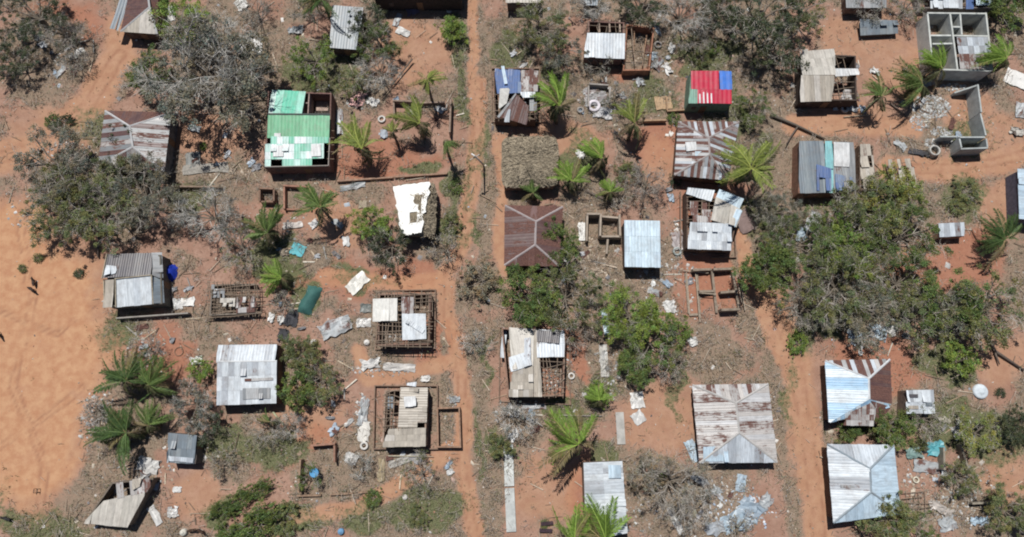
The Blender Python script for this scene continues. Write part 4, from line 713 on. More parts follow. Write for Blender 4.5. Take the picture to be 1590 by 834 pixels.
T = [
 (48, 18, 52, 'sparseL', 'dark', 'dark wind torn tree in the top corner beside the red earth'), (22, 92, 36, 'sparseM', 'dark', 'thin dark tree with long limbs on the orange bank'), (116, 96, 24, 'bareM', 'grey', 'leafless tree with scattered twigs over white rubble'),
 (100, 55, 34, 'bareM', 'dark', 'dark leafless crown above the rust coloured bank'),
 (290, 42, 42, 'denseM', 'bright', 'bright green bushy tree behind the bare grey crown'), (232, 118, 36, 'denseM', 'green', 'green leafy tree squeezed between brown top house and grey crown'),
 (312, 112, 84, 'bareL', 'ash', 'biggest silver grey tree stripped bare by the storm'), (328, 112, 92, 'sparseL', 'grey', 'grey green leafy crown spread under the silver grey branches'), (203, 122, 22, 'bareS', 'ash', 'small ashen bush by the left edge of the green tree'),
 (84, 256, 62, 'sparseL', 'grey', 'broad thin leaved tree on the edge of the sandy field'), (150, 322, 60, 'sparseL', 'olive', 'wide green tree north of the charcoal roof house'), (90, 325, 58, 'sparseL', 'olive', 'olive green tree leaning over the sandy field'), (196, 238, 34, 'sparseM', 'dark', 'small dark thin tree overlapping the lower striped hip roof'),
 (222, 300, 58, 'sparseL', 'grey', 'grey green tree with pale twigs over the mud wall stub'), (178, 288, 50, 'sparseL', 'olive', 'green crown between striped roof and charcoal roof house'), (330, 335, 50, 'bareM', 'ash', 'bare tree with dark crooked shadow in the upper yard'), (372, 378, 36, 'bareM', 'olive', 'half bare tree beside the lattice of grey sticks'), (275, 330, 34, 'bareM', 'ash', 'bare spindly tree beside the crooked yard shadow'),
 (576, 346, 30, 'denseM', 'bright', 'bright green tree beside the white tarpaulin house'), (604, 384, 36, 'sparseM', 'dark', 'dark thinned tree in front of the white tarpaulin house'),
 (468, 548, 30, 'denseM', 'olive', 'leafy green tree next to the white sheeted house'), (496, 590, 34, 'sparseM', 'olive', 'thinned green tree touching the leafy one by the white house'), (462, 600, 30, 'denseS', 'green', 'low green tree under the white sheeted house corner'),
 (866, 382, 34, 'denseM', 'green', 'round dense green tree over the maroon roof corner'), (826, 468, 46, 'denseM', 'green', 'dense green tree left of the wide thinned crown'), (878, 462, 54, 'sparseL', 'olive', 'wide thinned tree between the maroon and white roofs'), (896, 525, 26, 'bareS', 'reddish', 'reddish bare tree at the side of the batten roof'),
 (978, 492, 52, 'denseL', 'bright', 'large bright green tree in the centre yard'), (1012, 528, 44, 'sparseM', 'green', 'thin branched tree on the side of the large bright one'), (985, 568, 30, 'denseM', 'green', 'small round green tree at the corner of the sandy yard'), (1040, 568, 30, 'bareM', 'reddish', 'brown twiggy bare tree over the sandy yard corner'), (1056, 518, 18, 'denseS', 'bright', 'small bright green tree beside the foundation walls'),
 (1350, 322, 58, 'sparseL', 'olive', 'tall olive tree below the torn blue tarpaulin house'), (1240, 376, 48, 'sparseL', 'green', 'green tree at the edge of the pale footpath'), (1192, 420, 44, 'denseM', 'green', 'dense green tree hugging the curve of the pale path'), (1300, 445, 62, 'sparseL', 'olive', 'huge olive tree with grey limbs in the middle of the grove'), (1400, 436, 54, 'sparseL', 'olive', 'spreading olive tree in the heart of the grove'), (1388, 300, 44, 'denseM', 'yellow', 'yellow green tree next to the torn blue tarpaulin house'), (1312, 392, 42, 'denseM', 'bright', 'bright green crown inside the grey grove'), (1402, 362, 56, 'sparseL', 'green', 'green thinned tree by the low metal shed'), (1252, 474, 48, 'bareL', 'grey', 'bare dark limbed tree at the lower edge of the grove'),
 (1310, 360, 52, 'sparseL', 'green', 'mid green tree joining the two halves of the grove'), (1500, 488, 44, 'sparseM', 'grey', 'grey crown bridging the deep green tree and the right edge'),
 (1468, 468, 54, 'denseL', 'green', 'deep green tree at the right end of the grove'), (1535, 480, 54, 'sparseM', 'olive', 'thin green tree with a long trunk shadow near the right edge'), (1206, 330, 38, 'sparseL', 'grey', 'grey thin tree beside the scattered pale sheets'), (1345, 482, 52, 'sparseL', 'grey', 'grey green thin tree above the blue scraps'), (1432, 490, 46, 'sparseM', 'olive', 'thin olive tree above the red yard'),
 (1185, 25, 66, 'sparseL', 'dark', 'large dark tree beside the tan collapsed house'), (1060, 22, 46, 'bareL', 'ash', 'pale bare branches at the top behind the dark tree'), (1000, 8, 40, 'sparseM', 'dark', 'dark tree at the top above the worn white roof'), (1212, 82, 40, 'sparseM', 'dark', 'dark tree shading the corner of the tan collapsed house'), (1120, 12, 48, 'sparseL', 'dark', 'dusky crown in the middle of the upper grove'),
 (842, 42, 46, 'sparseL', 'olive', 'thin reddish green tree at the left of worn white roof'), (870, 80, 34, 'sparseM', 'grey', 'thin grey bush behind the cobalt roofed house'), (574, 38, 34, 'sparseM', 'dark', 'dark tree draped across the grey blue roof'), (585, 68, 34, 'sparseM', 'green', 'dark thin tree behind the leaning palms'), (590, 112, 36, 'bareM', 'ash', 'bare dark tree above the pink heap'), (484, 94, 38, 'sparseM', 'bright', 'low bright green thicket left of the grey blue roof'), (548, 128, 26, 'sparseS', 'olive', 'olive bush above the green roof corner'),
 (1170, 168, 28, 'sparseM', 'green', 'small tree at the end of the fallen log'), (1384, 664, 34, 'denseM', 'green', 'round green tree between the two blue hip roofs'), (1316, 672, 17, 'denseS', 'green', 'small green bush under the streaked blue roof'), (1382, 812, 38, 'denseM', 'olive', 'olive green tree on the corner of the pale blue hip roof'), (1582, 664, 30, 'denseM', 'dark', 'dark round tree at the right edge'), (1566, 792, 44, 'denseL', 'olive', 'broad olive tree in the lower corner'), (1522, 670, 36, 'sparseM', 'yellow', 'yellowish thin tree near the white tank'), (1492, 562, 26, 'denseS', 'bright', 'light green bush next to the long trunk shadow'),
 (1042, 748, 62, 'bareL', 'dry', 'straw coloured bare tree beside the big striped roof'), (1075, 790, 40, 'bareM', 'ash', 'grey twiggy tree above the blue wreckage'), (1000, 735, 30, 'sparseM', 'dry', 'dry leaved bush by the long pale blue roof'),
 (300, 632, 36, 'sparseM', 'ash', 'ash grey bush above the small dull shed'), (325, 662, 26, 'sparseS', 'dark', 'dark small tree next to the dull grey shed'), (312, 578, 18, 'denseS', 'bright', 'small green bush at the corner of the white sheeted house'), (418, 668, 30, 'bareM', 'dry', 'dry twiggy bush in the lower clearing'), (452, 662, 26, 'bareM', 'ash', 'bare stick bush next to the red enclosure'), (345, 718, 24, 'bareS', 'dry', 'dry round bush in the lower yard'),
 (745, 432, 30, 'shrub', 'dry', 'large dry bush on the verge of the main track'), (738, 532, 24, 'bareS', 'ash', 'grey stick bush on the verge of the main track'), (800, 652, 34, 'bareM', 'ash', 'grey brush pile under the half tan house'), (775, 692, 20, 'denseS', 'olive', 'green weedy bush near the slab wall'), (480, 14, 30, 'bareM', 'dark', 'dark crooked branches at the top near thicket'), (705, 48, 22, 'denseS', 'bright', 'light green roadside bush near the top edge'), (1565, 8, 40, 'denseM', 'green', 'green tree in the upper right corner'), (395, 15, 30, 'bareM', 'grey', 'grey tree over the white sheets at the top'), (930, 100, 24, 'bareS', 'grey', 'bare grey bush under the worn white roof'), (1005, 285, 34, 'bareM', 'reddish', 'brown bare tree above the ice blue roof'), (1250, 20, 34, 'sparseM', 'olive', 'thin tree at the top above the sandy yard'), (1345, 12, 26, 'bareM', 'grey', 'bare grey branches beside the top shed'),
 (1410, 10, 30, 'bareM', 'olive', 'twiggy tree beside the pale and blue wreck'), (920, 8, 34, 'bareM', 'ash', 'pale twiggy tree above the worn white roof'), (345, 70, 56, 'bareM', 'ash', 'silvery twigs on the far side of the large bare tree'), (1440, 650, 30, 'bareM', 'olive', 'twiggy bush below the patched white shed'), (1490, 740, 30, 'sparseM', 'olive', 'thin bush inside the lower right wreckage'), (1420, 820, 30, 'sparseM', 'green', 'thin green bush at the bottom edge by the olive tree'), (652, 735, 30, 'bareM', 'olive', 'twiggy brush below the tan boarded house'), (560, 722, 24, 'bareS', 'ash', 'grey twig bush along the earth wall'),
 (480, 745, 22, 'sparseS', 'green', 'small green bush at the mud wall corner'), (1205, 390, 34, 'sparseM', 'olive', 'thin olive bush along the pale footpath'), (1150, 820, 26, 'bareS', 'dry', 'dry bush in the blue wreckage'), (690, 385, 28, 'bareS', 'dry', 'dry brush below the white tarpaulin house'), (440, 470, 22, 'bareS', 'grey', 'bare grey bush beside the dark heap'), (230, 545, 28, 'bareM', 'reddish', 'brown twig heap tree below the charcoal roof house'), (965, 300, 26, 'bareS', 'dry', 'dry stick bush above the small room ruin'),
 (150, 640, 26, 'bareS', 'ash', 'ashen stick bush at the edge of the sandy field'), (835, 345, 12, 'denseS', 'olive', 'tiny olive bush on the maroon roof side'),
 (1080, 60, 30, 'bareM', 'dry', 'pale twiggy tree behind the vivid red roof'), (960, 155, 26, 'bareS', 'grey', 'grey twig bush between rubble and sandy yard'), (1130, 330, 12, 'denseS', 'green', 'small leafy bush at the wrecked house'),
]
for a in T:
    if 'tiny olive' in a[5] or 'small leafy bush at' in a[5]: continue
    tree(*a)
SH = [(345, 790, 26, 'green', 'green shrub at the near end of the diagonal hedge strip'), (372, 775, 26, 'green', 'green shrub in the middle of the diagonal hedge strip'), (402, 760, 24, 'green', 'green shrub at the far end of the diagonal hedge strip'), (395, 812, 44, 'green', 'wide green shrub at the bottom beside the diagonal hedge'), (440, 808, 28, 'olive', 'olive shrub beside the wide one at the bottom edge'),
 (360, 828, 24, 'green', 'green shrub at the bottom next to the dark goats'), (100, 188, 16, 'dark', 'low dark shrub on the sandy path'), (80, 190, 12, 'green', 'small low shrub touching the dark one'), (315, 228, 7, 'bright', 'tiny bright shrub in the small swept yard'), (35, 418, 8, 'olive', 'tiny olive shrub at the field edge near goats'), 
 (708, 290, 12, 'green', 'green weed clump between the two wheel tracks'), (1020, 745, 14, 'bright', 'bright shrub inside the straw coloured tree'), (700, 350, 18, 'olive', 'olive weeds along the white tarpaulin house'), (1045, 185, 12, 'green', 'small green shrub at the tan wall square'), (1050, 278, 14, 'dark', 'dark shrub in front of the striped low house'), (972, 268, 20, 'olive', 'low shrub below the middle palm'),
 (1078, 268, 10, 'green', 'small shrub along the striped low house'), (1240, 530, 20, 'bright', 'light green shrub at the bend of the right hand track'), (1500, 300, 22, 'olive', 'pale green shrub on red ground in the right yard'), (1485, 320, 16, 'olive', 'small pale shrub below the right yard one'), (845, 815, 8, 'olive', 'tiny shrub near the dark benches'), (60, 400, 9, 'olive', 'sparse shrub on the edge of the sandy field'), (122, 425, 9, 'dark', 'small dark shrub beside the charcoal roof house'),
 (1425, 690, 14, 'olive', 'low shrub beside aqua sheets'), (1090, 90, 18, 'olive', 'low olive shrub above the vivid red roof'), (1105, 75, 16, 'green', 'low green shrub behind the vivid red roof'), (650, 800, 18, 'olive', 'low olive shrub in the dry grass'), (580, 775, 16, 'green', 'low green shrub by the earth wall end'), (1553, 610, 8, 'dark', 'tiny dark shrub beside the round white tank'), (1335, 668, 12, 'green', 'small shrub against the pale blue hip roof'), (1355, 668, 12, 'olive', 'olive shrub between the blue roofs'), (930, 612, 20, 'bright', 'bright green leafy clump in the narrow yard'), ]
for x, y, r_, tint, lab in SH:
    hd = 'hedge' in lab
    tree(x, y, r_, 'shrub', tint, lab, 'shrub', 'shrub', 'low shrubs', zs=.8, sq=.5 if hd else R.uniform(.6, .95), rot=math.radians(30 + R.uniform(-8, 8)) if hd else None)

# ------------------------------------------------------------------ palms
def frond_mesh(seed, L=3.6, n=34, droop=.35, wid=.60, fold=.6):
    r = random.Random(seed); mb = MB(); V = []; F = []; C_ = []
    def sp(t): return Vector((L * t * (1 - .10 * droop * t), 0, L * (.28 * t - (.28 + droop) * t * t)))
    def addq(a, b_, c, d, col): F.append([len(V) + k for k in range(4)]); V.extend([a, b_, c, d]); C_.append(col)
    for i in range(8):
        a, b_ = sp(i / 8), sp((i + 1) / 8); w0, w1 = .04 * (1 - i / 8) + .010, .04 * (1 - (i + 1) / 8) + .010
        addq(a + Vector((0, w0, .02)), a - Vector((0, w0, -.02)), b_ - Vector((0, w1, -.02)), b_ + Vector((0, w1, .02)), (1.7, 1.55, 1.4))
    for i in range(n):
        t = .14 + .86 * (i + .5) / n; p = sp(t); ll = wid * (math.sin(min(1, t * 1.15) * math.pi * .86) * .8 + .35) * r.uniform(.8, 1.15)
        for s in (-1, 1):
            sw = r.uniform(.5, .85); e = p + Vector((sw * ll * .8, s * ll * .85, -fold * ll * r.uniform(.5, 1.1) + .02)); w_ = .075
            m_ = p.lerp(e, .5) + Vector((0, 0, .05)); k = r.uniform(.7, 1.3) * (1 if r.random() < .93 else .6)
            if r.random() < .07: continue
            addq(p + Vector((-w_, 0, 0)), m_ + Vector((-w_ * .8, 0, 0)), e, m_ + Vector((w_ * 1.0, 0, 0)), (k, k, k * r.uniform(.7, 1.1)))
    return np_mesh('frond', np.array([tuple(v) for v in V]), np.array(F), M['leaf'], np.array(C_))
FR = [frond_mesh(i, droop=d_, fold=f_) for i, (d_, f_) in enumerate(((.25, .45), (.55, .6), (.95, .8), (.4, .7), (.7, .5), (.35, .9)))]
PALM = {'fresh': (.195, .305, .065), 'dull': (.13, .195, .065), 'gold': (.235, .285, .08), 'dark': (.075, .125, .045)}
def palm(px, py, rp, h, sweep, spread, n, tint, label, lean=(0, 0), dead=3, name='palm_tree', group='palms among the yards'):
    """px,py: crown heart in the photo; sweep: way the fronds are blown (degrees, 0 = east, 90 = away)"""
    top = W(px, py, h); base = Vector((top.x - lean[0], top.y - lean[1], 0)); s = rp / PPM(px, py) / 3.65; spread = spread * .75
    o = thing(name, label, 'palm tree', base, 0, group); t = top - base; mb = MB()
    mb.tube([(0, 0, -.3), t * .35 + Vector((lean[0] * -.08, lean[1] * -.08, 0)), t * .7, t], [.24, .17, .145, .13], 7); mb.build('trunk', M['bark'], o, True)
    n = int(n * 1.28); sk = 12 if tint == 'dark' else 10; dead += sk
    for i in range(n + dead):
        dd = i >= n
        az = math.radians(sweep + (R.gauss(0, spread) if not dd else R.uniform(0, 360))); f = bpy.data.objects.new('frond', FR[R.choice((0, 1, 3, 4, 5)) if not dd else R.choice((2, 4))])
        el = math.radians(R.uniform(-8, 38) if not dd else R.uniform(-60, -18)); f.location = t + Vector((0, 0, R.uniform(-.1, .1)))
        f.rotation_euler = (R.gauss(0, .4), -el, az); k = s * R.uniform(.6, 1.15) * (.8 if dd else 1); f.scale = (k, k, k)
        c = (PALM[tint] if R.random() < .86 else (.24, .20, .11)) if not dd else ((.11, .12, .06) if i < n + sk else (.22, .175, .11)); q = R.uniform(.8, 1.2); f.color = (c[0] * q, c[1] * q, c[2] * q, 1); link(f, o)
P_ = [
 (868, 165, 46, 5.0, 100, 48, 17, 'fresh', 'palm swept upward beside the cobalt roofed house'), (985, 192, 42, 5.0, 95, 50, 14, 'gold', 'pale palm over the dark shade left of the tan wall square'), (935, 246, 36, 3.4, 120, 50, 14, 'fresh', 'young palm in the red yard right of the thatched roof'), (888, 282, 34, 3.2, 110, 55, 14, 'fresh', 'low palm touching the corner of the thatched roof'),
 (828, 300, 24, 2.4, 90, 70, 12, 'dull', 'short dull palm under the thatched roof eave'), (948, 298, 24, 2.4, 100, 70, 12, 'fresh', 'short palm above the small room ruin'), (1166, 262, 50, 6.0, 90, 90, 17, 'gold', 'tall gold green palm beside the striped low house'), (1368, 150, 32, 4.5, 120, 60, 14, 'dull', 'palm leaning by a pole shadow near tan collapsed house'), (1462, 108, 38, 3.4, 115, 55, 14, 'fresh', 'palm growing inside the roofless concrete house'), (1432, 132, 42, 3.5, 160, 60, 15, 'dull', 'dull palm outside the lower wall of concrete house'), (1562, 92, 38, 4.0, 140, 60, 15, 'fresh', 'palm at the right flank of the concrete house'),
 (1560, 372, 42, 3.6, 120, 80, 16, 'dark', 'dark low palm in the red yard near right edge'), (898, 690, 55, 5.0, 155, 48, 18, 'fresh', 'large fresh green palm swept left over the lower yard'), (892, 840, 46, 5.0, 82, 40, 16, 'fresh', 'bright palm at bottom edge left of long pale roof'), (940, 842, 58, 5.0, 105, 40, 16, 'fresh', 'palm at bottom edge lying over the long pale roof'),
 (663, 124, 26, 6.0, 60, 100, 12, 'gold', 'slender pale palm above the low roofless room'), (562, 232, 46, 5.0, 110, 38, 13, 'gold', 'golden palm leaning by the green roof house'), (652, 192, 42, 4.5, 130, 35, 12, 'gold', 'leaning palm with long thin fronds in the upper yard'), (610, 205, 18, 4.0, 120, 40, 8, 'gold', 'thin half stripped palm beside a white ring'), (692, 220, 20, 5.0, 300, 60, 9, 'dull', 'ragged dark palm beside the earth wall end'),
 (498, 322, 38, 5.5, 120, 70, 16, 'dull', 'round palm with a star shaped shadow in the red yard'), (415, 362, 42, 3.6, 110, 60, 15, 'dull', 'dull palm at the left of the teal heap'), (437, 432, 34, 2.4, 160, 50, 13, 'fresh', 'low bright palm above the dark heap'), (196, 592, 48, 4.0, 110, 80, 17, 'dark', 'dark palm at the edge of the sandy field'), (232, 598, 40, 3.4, 60, 70, 13, 'dull', 'dull palm beside the brown twig heap'), (196, 672, 52, 3.0, 160, 90, 17, 'dark', 'sprawling palm with drooping fronds by the sandy field'), (232, 660, 34, 2.6, 70, 60, 11, 'dull', 'short palm next to the sprawling one'),
 (930, 622, 28, 2.5, 110, 70, 13, 'fresh', 'short palm in the narrow yard beside broken slabs'), (420, 655, 22, 2.5, 150, 30, 6, 'dull', 'fallen palm top in the lower clearing'), (905, 60 + 60, 22, 3, 100, 60, 9, 'dull', 'stunted palm under the worn white roof'), (500, 0, 34, 5.0, 200, 60, 9, 'dark', 'dark palm at the top left of the large dark house')]
for p in P_[:-2]: palm(*p)
palm(*P_[-1])
# ------------------------------------------------------------------ loose things on the ground
def sheet_thing(px, py, wp, lp, rot, color, label, name='iron_sheet', cat='roof sheet', group='loose sheets on the ground', bend=.10, tilt=.0, crumple=.065, m='iron', z=.05, nx=6, ny=4):
    """wp, lp in photo pixels; bent and dented"""
    k = 1 / PPM(px, py); w_, l_ = wp * k, lp * k; p = W(px, py, 0); mb = MB(); mb.uv = []
    for i in range(nx + 1):
        for j in range(ny + 1):
            u, v = i / nx - .5, j / ny - .5; zz = z + bend * (1 - 4 * u * u) * .6 + abs(R.gauss(0, crumple)) + tilt * (v + .5) + (.012 if i % 2 else 0)
            mb.v.append((u * w_ + R.gauss(0, crumple * .9), v * l_ + R.gauss(0, crumple * .9), zz)); mb.uv.append((.5 + u * .7, v * l_))
    mb.f = [(i * (ny + 1) + j, (i + 1) * (ny + 1) + j, (i + 1) * (ny + 1) + j + 1, i * (ny + 1) + j + 1) for i in range(nx) for j in range(ny)]
    o = mb.build(name, M[m], None, m == 'cloth', color, p, (0, 0, math.radians(rot))); tag(o, label, cat, group); return o
WH, ZN, BL, CH, TN, RU, PB, AQ, PK = (.77, .76, .74, .12), (.52, .55, .57, .35), (.06, .16, .46, .05), (.07, .07, .08, .2), (.44, .37, .28, .3), (.30, .22, .2, .7), (.52, .66, .78, .05), (.12, .42, .48, .0), (.70, .42, .40, .0)
SHEETS = [
 (388, 70, 40, 32, 2, WH, 'large white sheet flat on the earth beside the silver grey tree'), (555, 440, 36, 20, 45, (.78, .76, .70, .02), 'cream double sheet lying slanted above the lattice roof'), (626, 50, 22, 12, -25, WH, 'small cream sheet on the red ground below the large dark house'), (617, 32, 9, 22, -20, ZN, 'thin folded strip above the small cream sheet'),
 (522, 508, 48, 24, 22, ZN, 'crumpled zinc sheets left of the lattice roof'), (565, 501, 22, 14, 3, WH, 'short white board beside the lattice roof'), (568, 478, 18, 14, 0, (.2, .22, .21, .2), 'grey panel against the pale roof corner'), (989, 621, 20, 24, 5, WH, 'white sheet on the sandy yard, upper of two'), (991, 648, 19, 19, 35, WH, 'white square sheet on the sandy yard, lower of two'), (1076, 700, 16, 34, 25, PB, 'pale blue torn sheet at the corner of the big striped roof'),
 (1580, 124, 40, 26, -25, WH, 'big white tarpaulin near the right edge beside concrete walls'), (1588, 172, 22, 26, -10, ZN, 'pale grey sheet cut by the right edge'), (1262, 345, 20, 34, -30, ZN, 'pale sheet under the grey thin tree'), (1245, 365, 16, 22, -25, PB, 'bluish sheet scrap under the grey thin tree'), (1328, 522, 20, 24, 20, PB, 'blue scrap under the thin grove tree, left piece'), (1362, 516, 26, 22, -20, PB, 'blue scrap under the thin grove tree, middle piece'), (1385, 508, 16, 26, -35, WH, 'white scrap under the thin grove tree'),
 (242, 800, 12, 32, 35, WH, 'bright narrow strip beside the sagging slab roof'), (231, 722, 34, 22, -12, WH, 'crumpled white sheets above the sagging slab roof'), (270, 794, 16, 15, 10, WH, 'white scrap on the lower yard earth'), (276, 760, 13, 9, 5, WH, 'small white board on the lower yard earth'), (292, 469, 20, 13, 3, WH, 'white crate lid near the stick hut'), (528, 190, 10, 44, 4, ZN, 'narrow pale sheet leaning beside the green roof house'),
 (546, 712, 20, 16, -20, WH, 'pale sheet beside the blue basin'), (1418, 702, 26, 18, 15, (.25, .38, .36, .2), 'faded grey green sheet in the lower wreckage'), (1451, 695, 28, 18, 5, AQ, 'aqua sheet in the lower wreckage'), (1434, 692, 14, 20, 30, CH, 'dark sheet between the aqua and faded ones'), (1440, 725, 44, 18, -8, ZN, 'mottled grey sheet lying above the fallen roof frame'), (1484, 672, 13, 20, 12, WH, 'white board near the dark post in the wreckage'),
 (1145, 808, 50, 28, 20, PB, 'largest blue wreck sheet at the bottom'), (1165, 790, 36, 24, -35, (.40, .50, .60, .1), 'slate blue wreck sheet above the largest one'), (1110, 820, 30, 18, 10, (.46, .50, .55, .2), 'grey blue wreck sheet at the bottom edge'), (1188, 778, 22, 18, 50, ZN, 'zinc scrap at the far side of the blue wreckage'), (1112, 762, 18, 14, -30, ZN, 'zinc scrap beneath the grey twiggy tree'), (1085, 745, 28, 13, -35, ZN, 'long zinc scrap inside the grey twiggy tree'), (1150, 750, 14, 26, -10, PB, 'pale sheet standing off from the big striped roof'), (1048, 808, 10, 42, 25, WH, 'slim white beam shaped sheet at the bottom'),
 (1358, 112, 14, 8, -25, WH, 'small white scrap on the upper sandy yard'), (1406, 112, 8, 13, 0, (.7, .6, .58, 0), 'pale pink board beside the concrete house'), (1428, 245 - 7, 34, 9, -12, CH, 'row of dark bags beside the ruin ring'), (1397, 226, 20, 10, -45, ZN, 'pale bundle at the end of the dark bags'), (578, 160, 18, 12, -20, WH, 'white rag beside the pink heap'), (556, 155, 20, 26, -20, PK, 'pink and white cloth heap above the golden palm'), (596, 213 - 4, 12, 14, 0, (.4, .44, .5, .1), 'blue white rag below the white ring'),
 (463, 388, 22, 18, -20, AQ, 'teal plastic sheet in the upper yard'), (442, 392, 14, 10, 0, TN, 'tan basket shaped heap beside the teal plastic'), (453, 494, 18, 24, -10, CH, 'dark cloth heap beside the slumped green tarpaulin'), (441, 520, 14, 18, -5, CH, 'smaller dark cloth beneath the dark heap'), (437, 497, 10, 12, 0, WH, 'small white bag left of the dark cloth heap'), (488, 348, 14, 12, 40, WH, 'white box lid right of the dull palm'), (455, 350, 30, 10, 8, (.66, .6, .56, .1), 'pale flat board above the dull palm'), (525, 348, 20, 9, -35, ZN, 'grey blue bundle beneath the round palm'), (563, 318, 12, 12, 0, TN, 'cream box behind the bright green tree'),
 (548, 290, 40, 9, 12, (.35, .38, .40, .2), 'bent zinc strip along the low earth wall'), (1020, 100, 14, 22, -25, ZN, 'zinc scrap beside the earth walled ruin'), (1036, 108, 10, 18, 30, WH, 'white scrap beside the earth walled ruin'), (1014, 88, 14, 14, 10, PB, 'blue grey scrap close to the toppled poles'), (993, 128, 14, 14, 15, ZN, 'grey white scrap in the upper middle yard'), (902, 240, 12, 14, 20, WH, 'white scrap next to the young palm'), (826, 243, 10, 6, -30, WH, 'white patch on the thatch ground edge'),
 (925, 150, 36, 30, 10, (.42, .41, .42, .3), 'heap of grey sheet rubble below the stunted bush'), (936, 176, 30, 18, -8, (.5, .5, .52, .2), 'second grey rubble sheet beside the large ring'), (905, 360, 12, 30, 3, WH, 'white plaster panel along the small room ruin'), (940, 500, 10, 40, 8, PB, 'narrow blue white sheet beside the big bright tree'), (1015, 453, 20, 10, -20, ZN, 'small zinc piece above the big bright tree'), (1040, 476, 18, 18, 10, WH, 'white scrap beside the long kerb of the foundation'), (1075, 530, 14, 14, 30, WH, 'white scrap south of the foundation'), (1053, 375, 20, 30, 5, (.45, .40, .40, .3), 'cluttered grey heap left of the wrecked house'), (1155, 345, 26, 34, 28, (.22, .16, .15, .4), 'dark cloth draped beside the wrecked house'),
 (620, 570, 50, 12, -3, (.5, .48, .46, .2), 'pale strip of debris above the tan boarded house'), (575, 565, 30, 14, 10, WH, 'white rubbish heap above the tan boarded house'), (660, 588, 14, 10, 0, WH, 'white sack at the top corner of the tan boarded house'), (565, 640, 14, 40, -6, ZN, 'stack of grey scrap left of the tan boarded house'), (565, 670, 18, 30, -2, (.7, .68, .64, .1), 'pale sacks left of the tan boarded house'), (706, 620, 16, 10, 5, ZN, 'zinc sheets at the fenced yard corner'), (592, 730, 10, 34, 0, (.5, .4, .25, .2), 'tan door lying below the tan boarded house'), (632, 712, 60, 12, 20, (.42, .40, .37, .2), 'long grey plank sheet below the tan boarded house'),
 (1490, 655, 10, 8, 0, WH, 'white bowl shaped scrap right of patched shed'), (1465, 652, 18, 8, -8, (.6, .55, .45, .1), 'cream scrap above the aqua sheet'), (1470, 812, 26, 20, 12, ZN, 'zinc heap at the bottom of the wreckage'), (1520, 808, 28, 12, 5, PB, 'bluish scrap under the broad olive tree'), (1460, 790, 36, 14, -30, (.55, .5, .46, .1), 'pale plank heap right of the fallen roof frame'), (1578, 205, 22, 12, -15, (.72, .68, .62, .1), 'cream scrap near the right edge'), (1440, 130, 24, 12, 5, (.7, .7, .68, .05), 'white rubble sheet at the top of the broken shell'), (120, 85, 26, 10, 35, WH, 'white plank rubble on the top left bank'), (95, 112, 22, 8, 50, ZN, 'grey plank under the leafless top left tree'), (62, 60, 14, 10, 0, ZN, 'grey scrap beside the thin dark tree'), (262, 22, 20, 26, 10, WH, 'white sheet pile beside the brown top house'), (376, 8, 18, 18, 30, WH, 'white cloth hung in the grey tree'), (460, 48, 22, 12, 10, ZN, 'grey heap at the dark branches'), (640, 15, 20, 22, 20, (.22, .17, .22, .2), 'dark purple cloth by the large dark house'), (302, 200, 20, 10, -15, ZN, 'grey rags in the small swept yard'),
 (320, 262, 70, 16, 4, (.34, .32, .29, .4), 'long grey fallen thatch strip in the upper yard'), (300, 250, 22, 26, 5, (.25, .26, .25, .2), 'dark grey fallen panel beside the small swept yard'), (305, 560, 18, 12, 10, WH, 'white sack above the small corner bush'), (818, 632, 60, 8, 2, ZN, 'pale strip along the half tan house front'), (800, 640, 20, 16, 30, WH, 'white scrap in the grey brush pile'), (1030, 160, 26, 22, 5, (.52, .36, .22, .3), 'tan mat in front of the vivid red roof')]
for a in SHEETS:
    q_ = R.uniform(.62, .85) if a[2] * a[3] < 380 and 'white' not in a[6].split()[:2] else R.uniform(.82, 1.0); a = a[:5] + ((a[5][0] * q_, a[5][1] * q_, a[5][2] * q_ * .98, min(.6, a[5][3] + R.uniform(0, .1))),) + a[6:]
    lab = a[6]; nm, ct_ = 'iron_sheet', 'roof sheet'; m_ = 'iron'; kw = {}
    for key, (n2, c2, m2) in {'tarpaulin': ('tarpaulin', 'tarpaulin', 'cloth'), 'cloth': ('cloth_heap', 'cloth', 'cloth'), 'rag': ('rag', 'rag', 'cloth'), 'sack': ('sack', 'sack', 'cloth'), 'bag': ('bag', 'bag', 'cloth'), 'bundle': ('bundle', 'bundle', 'cloth'), 'heap': ('scrap_heap', 'scrap heap', 'iron'), 'plank': ('plank_board', 'board', 'iron'), 'board': ('board', 'board', 'iron'), 'mat': ('mat', 'mat', 'cloth'), 'door': ('loose_door', 'door', 'timber'), 'plastic': ('plastic_sheet', 'plastic sheet', 'cloth'), 'lid': ('crate_lid', 'lid', 'paint'), 'basket': ('scrap_heap', 'heap', 'cloth'), 'box': ('box_lid', 'box', 'paint'), 'thatch': ('fallen_thatch', 'thatch', 'timber')}.items():
        if (' ' + key) in lab and not (key in ('sack', 'plank') and 'above' in lab.split(key)[0][-8:]) and lab.index(' ' + key) < 34: nm, ct_, m_ = n2, c2, m2; break
    if 'heap' in lab or 'crumpled' in lab or 'wreck' in lab or 'scrap' in lab or 'rubble' in lab: kw = dict(crumple=.13, bend=.25, nx=7, ny=6)
    elif nm in ('sack', 'bag', 'bundle', 'rag', 'cloth_heap'): kw = dict(crumple=.09, bend=.3, nx=7, ny=6)
    sheet_thing(*a, name=nm, cat=ct_, m=m_, **kw)
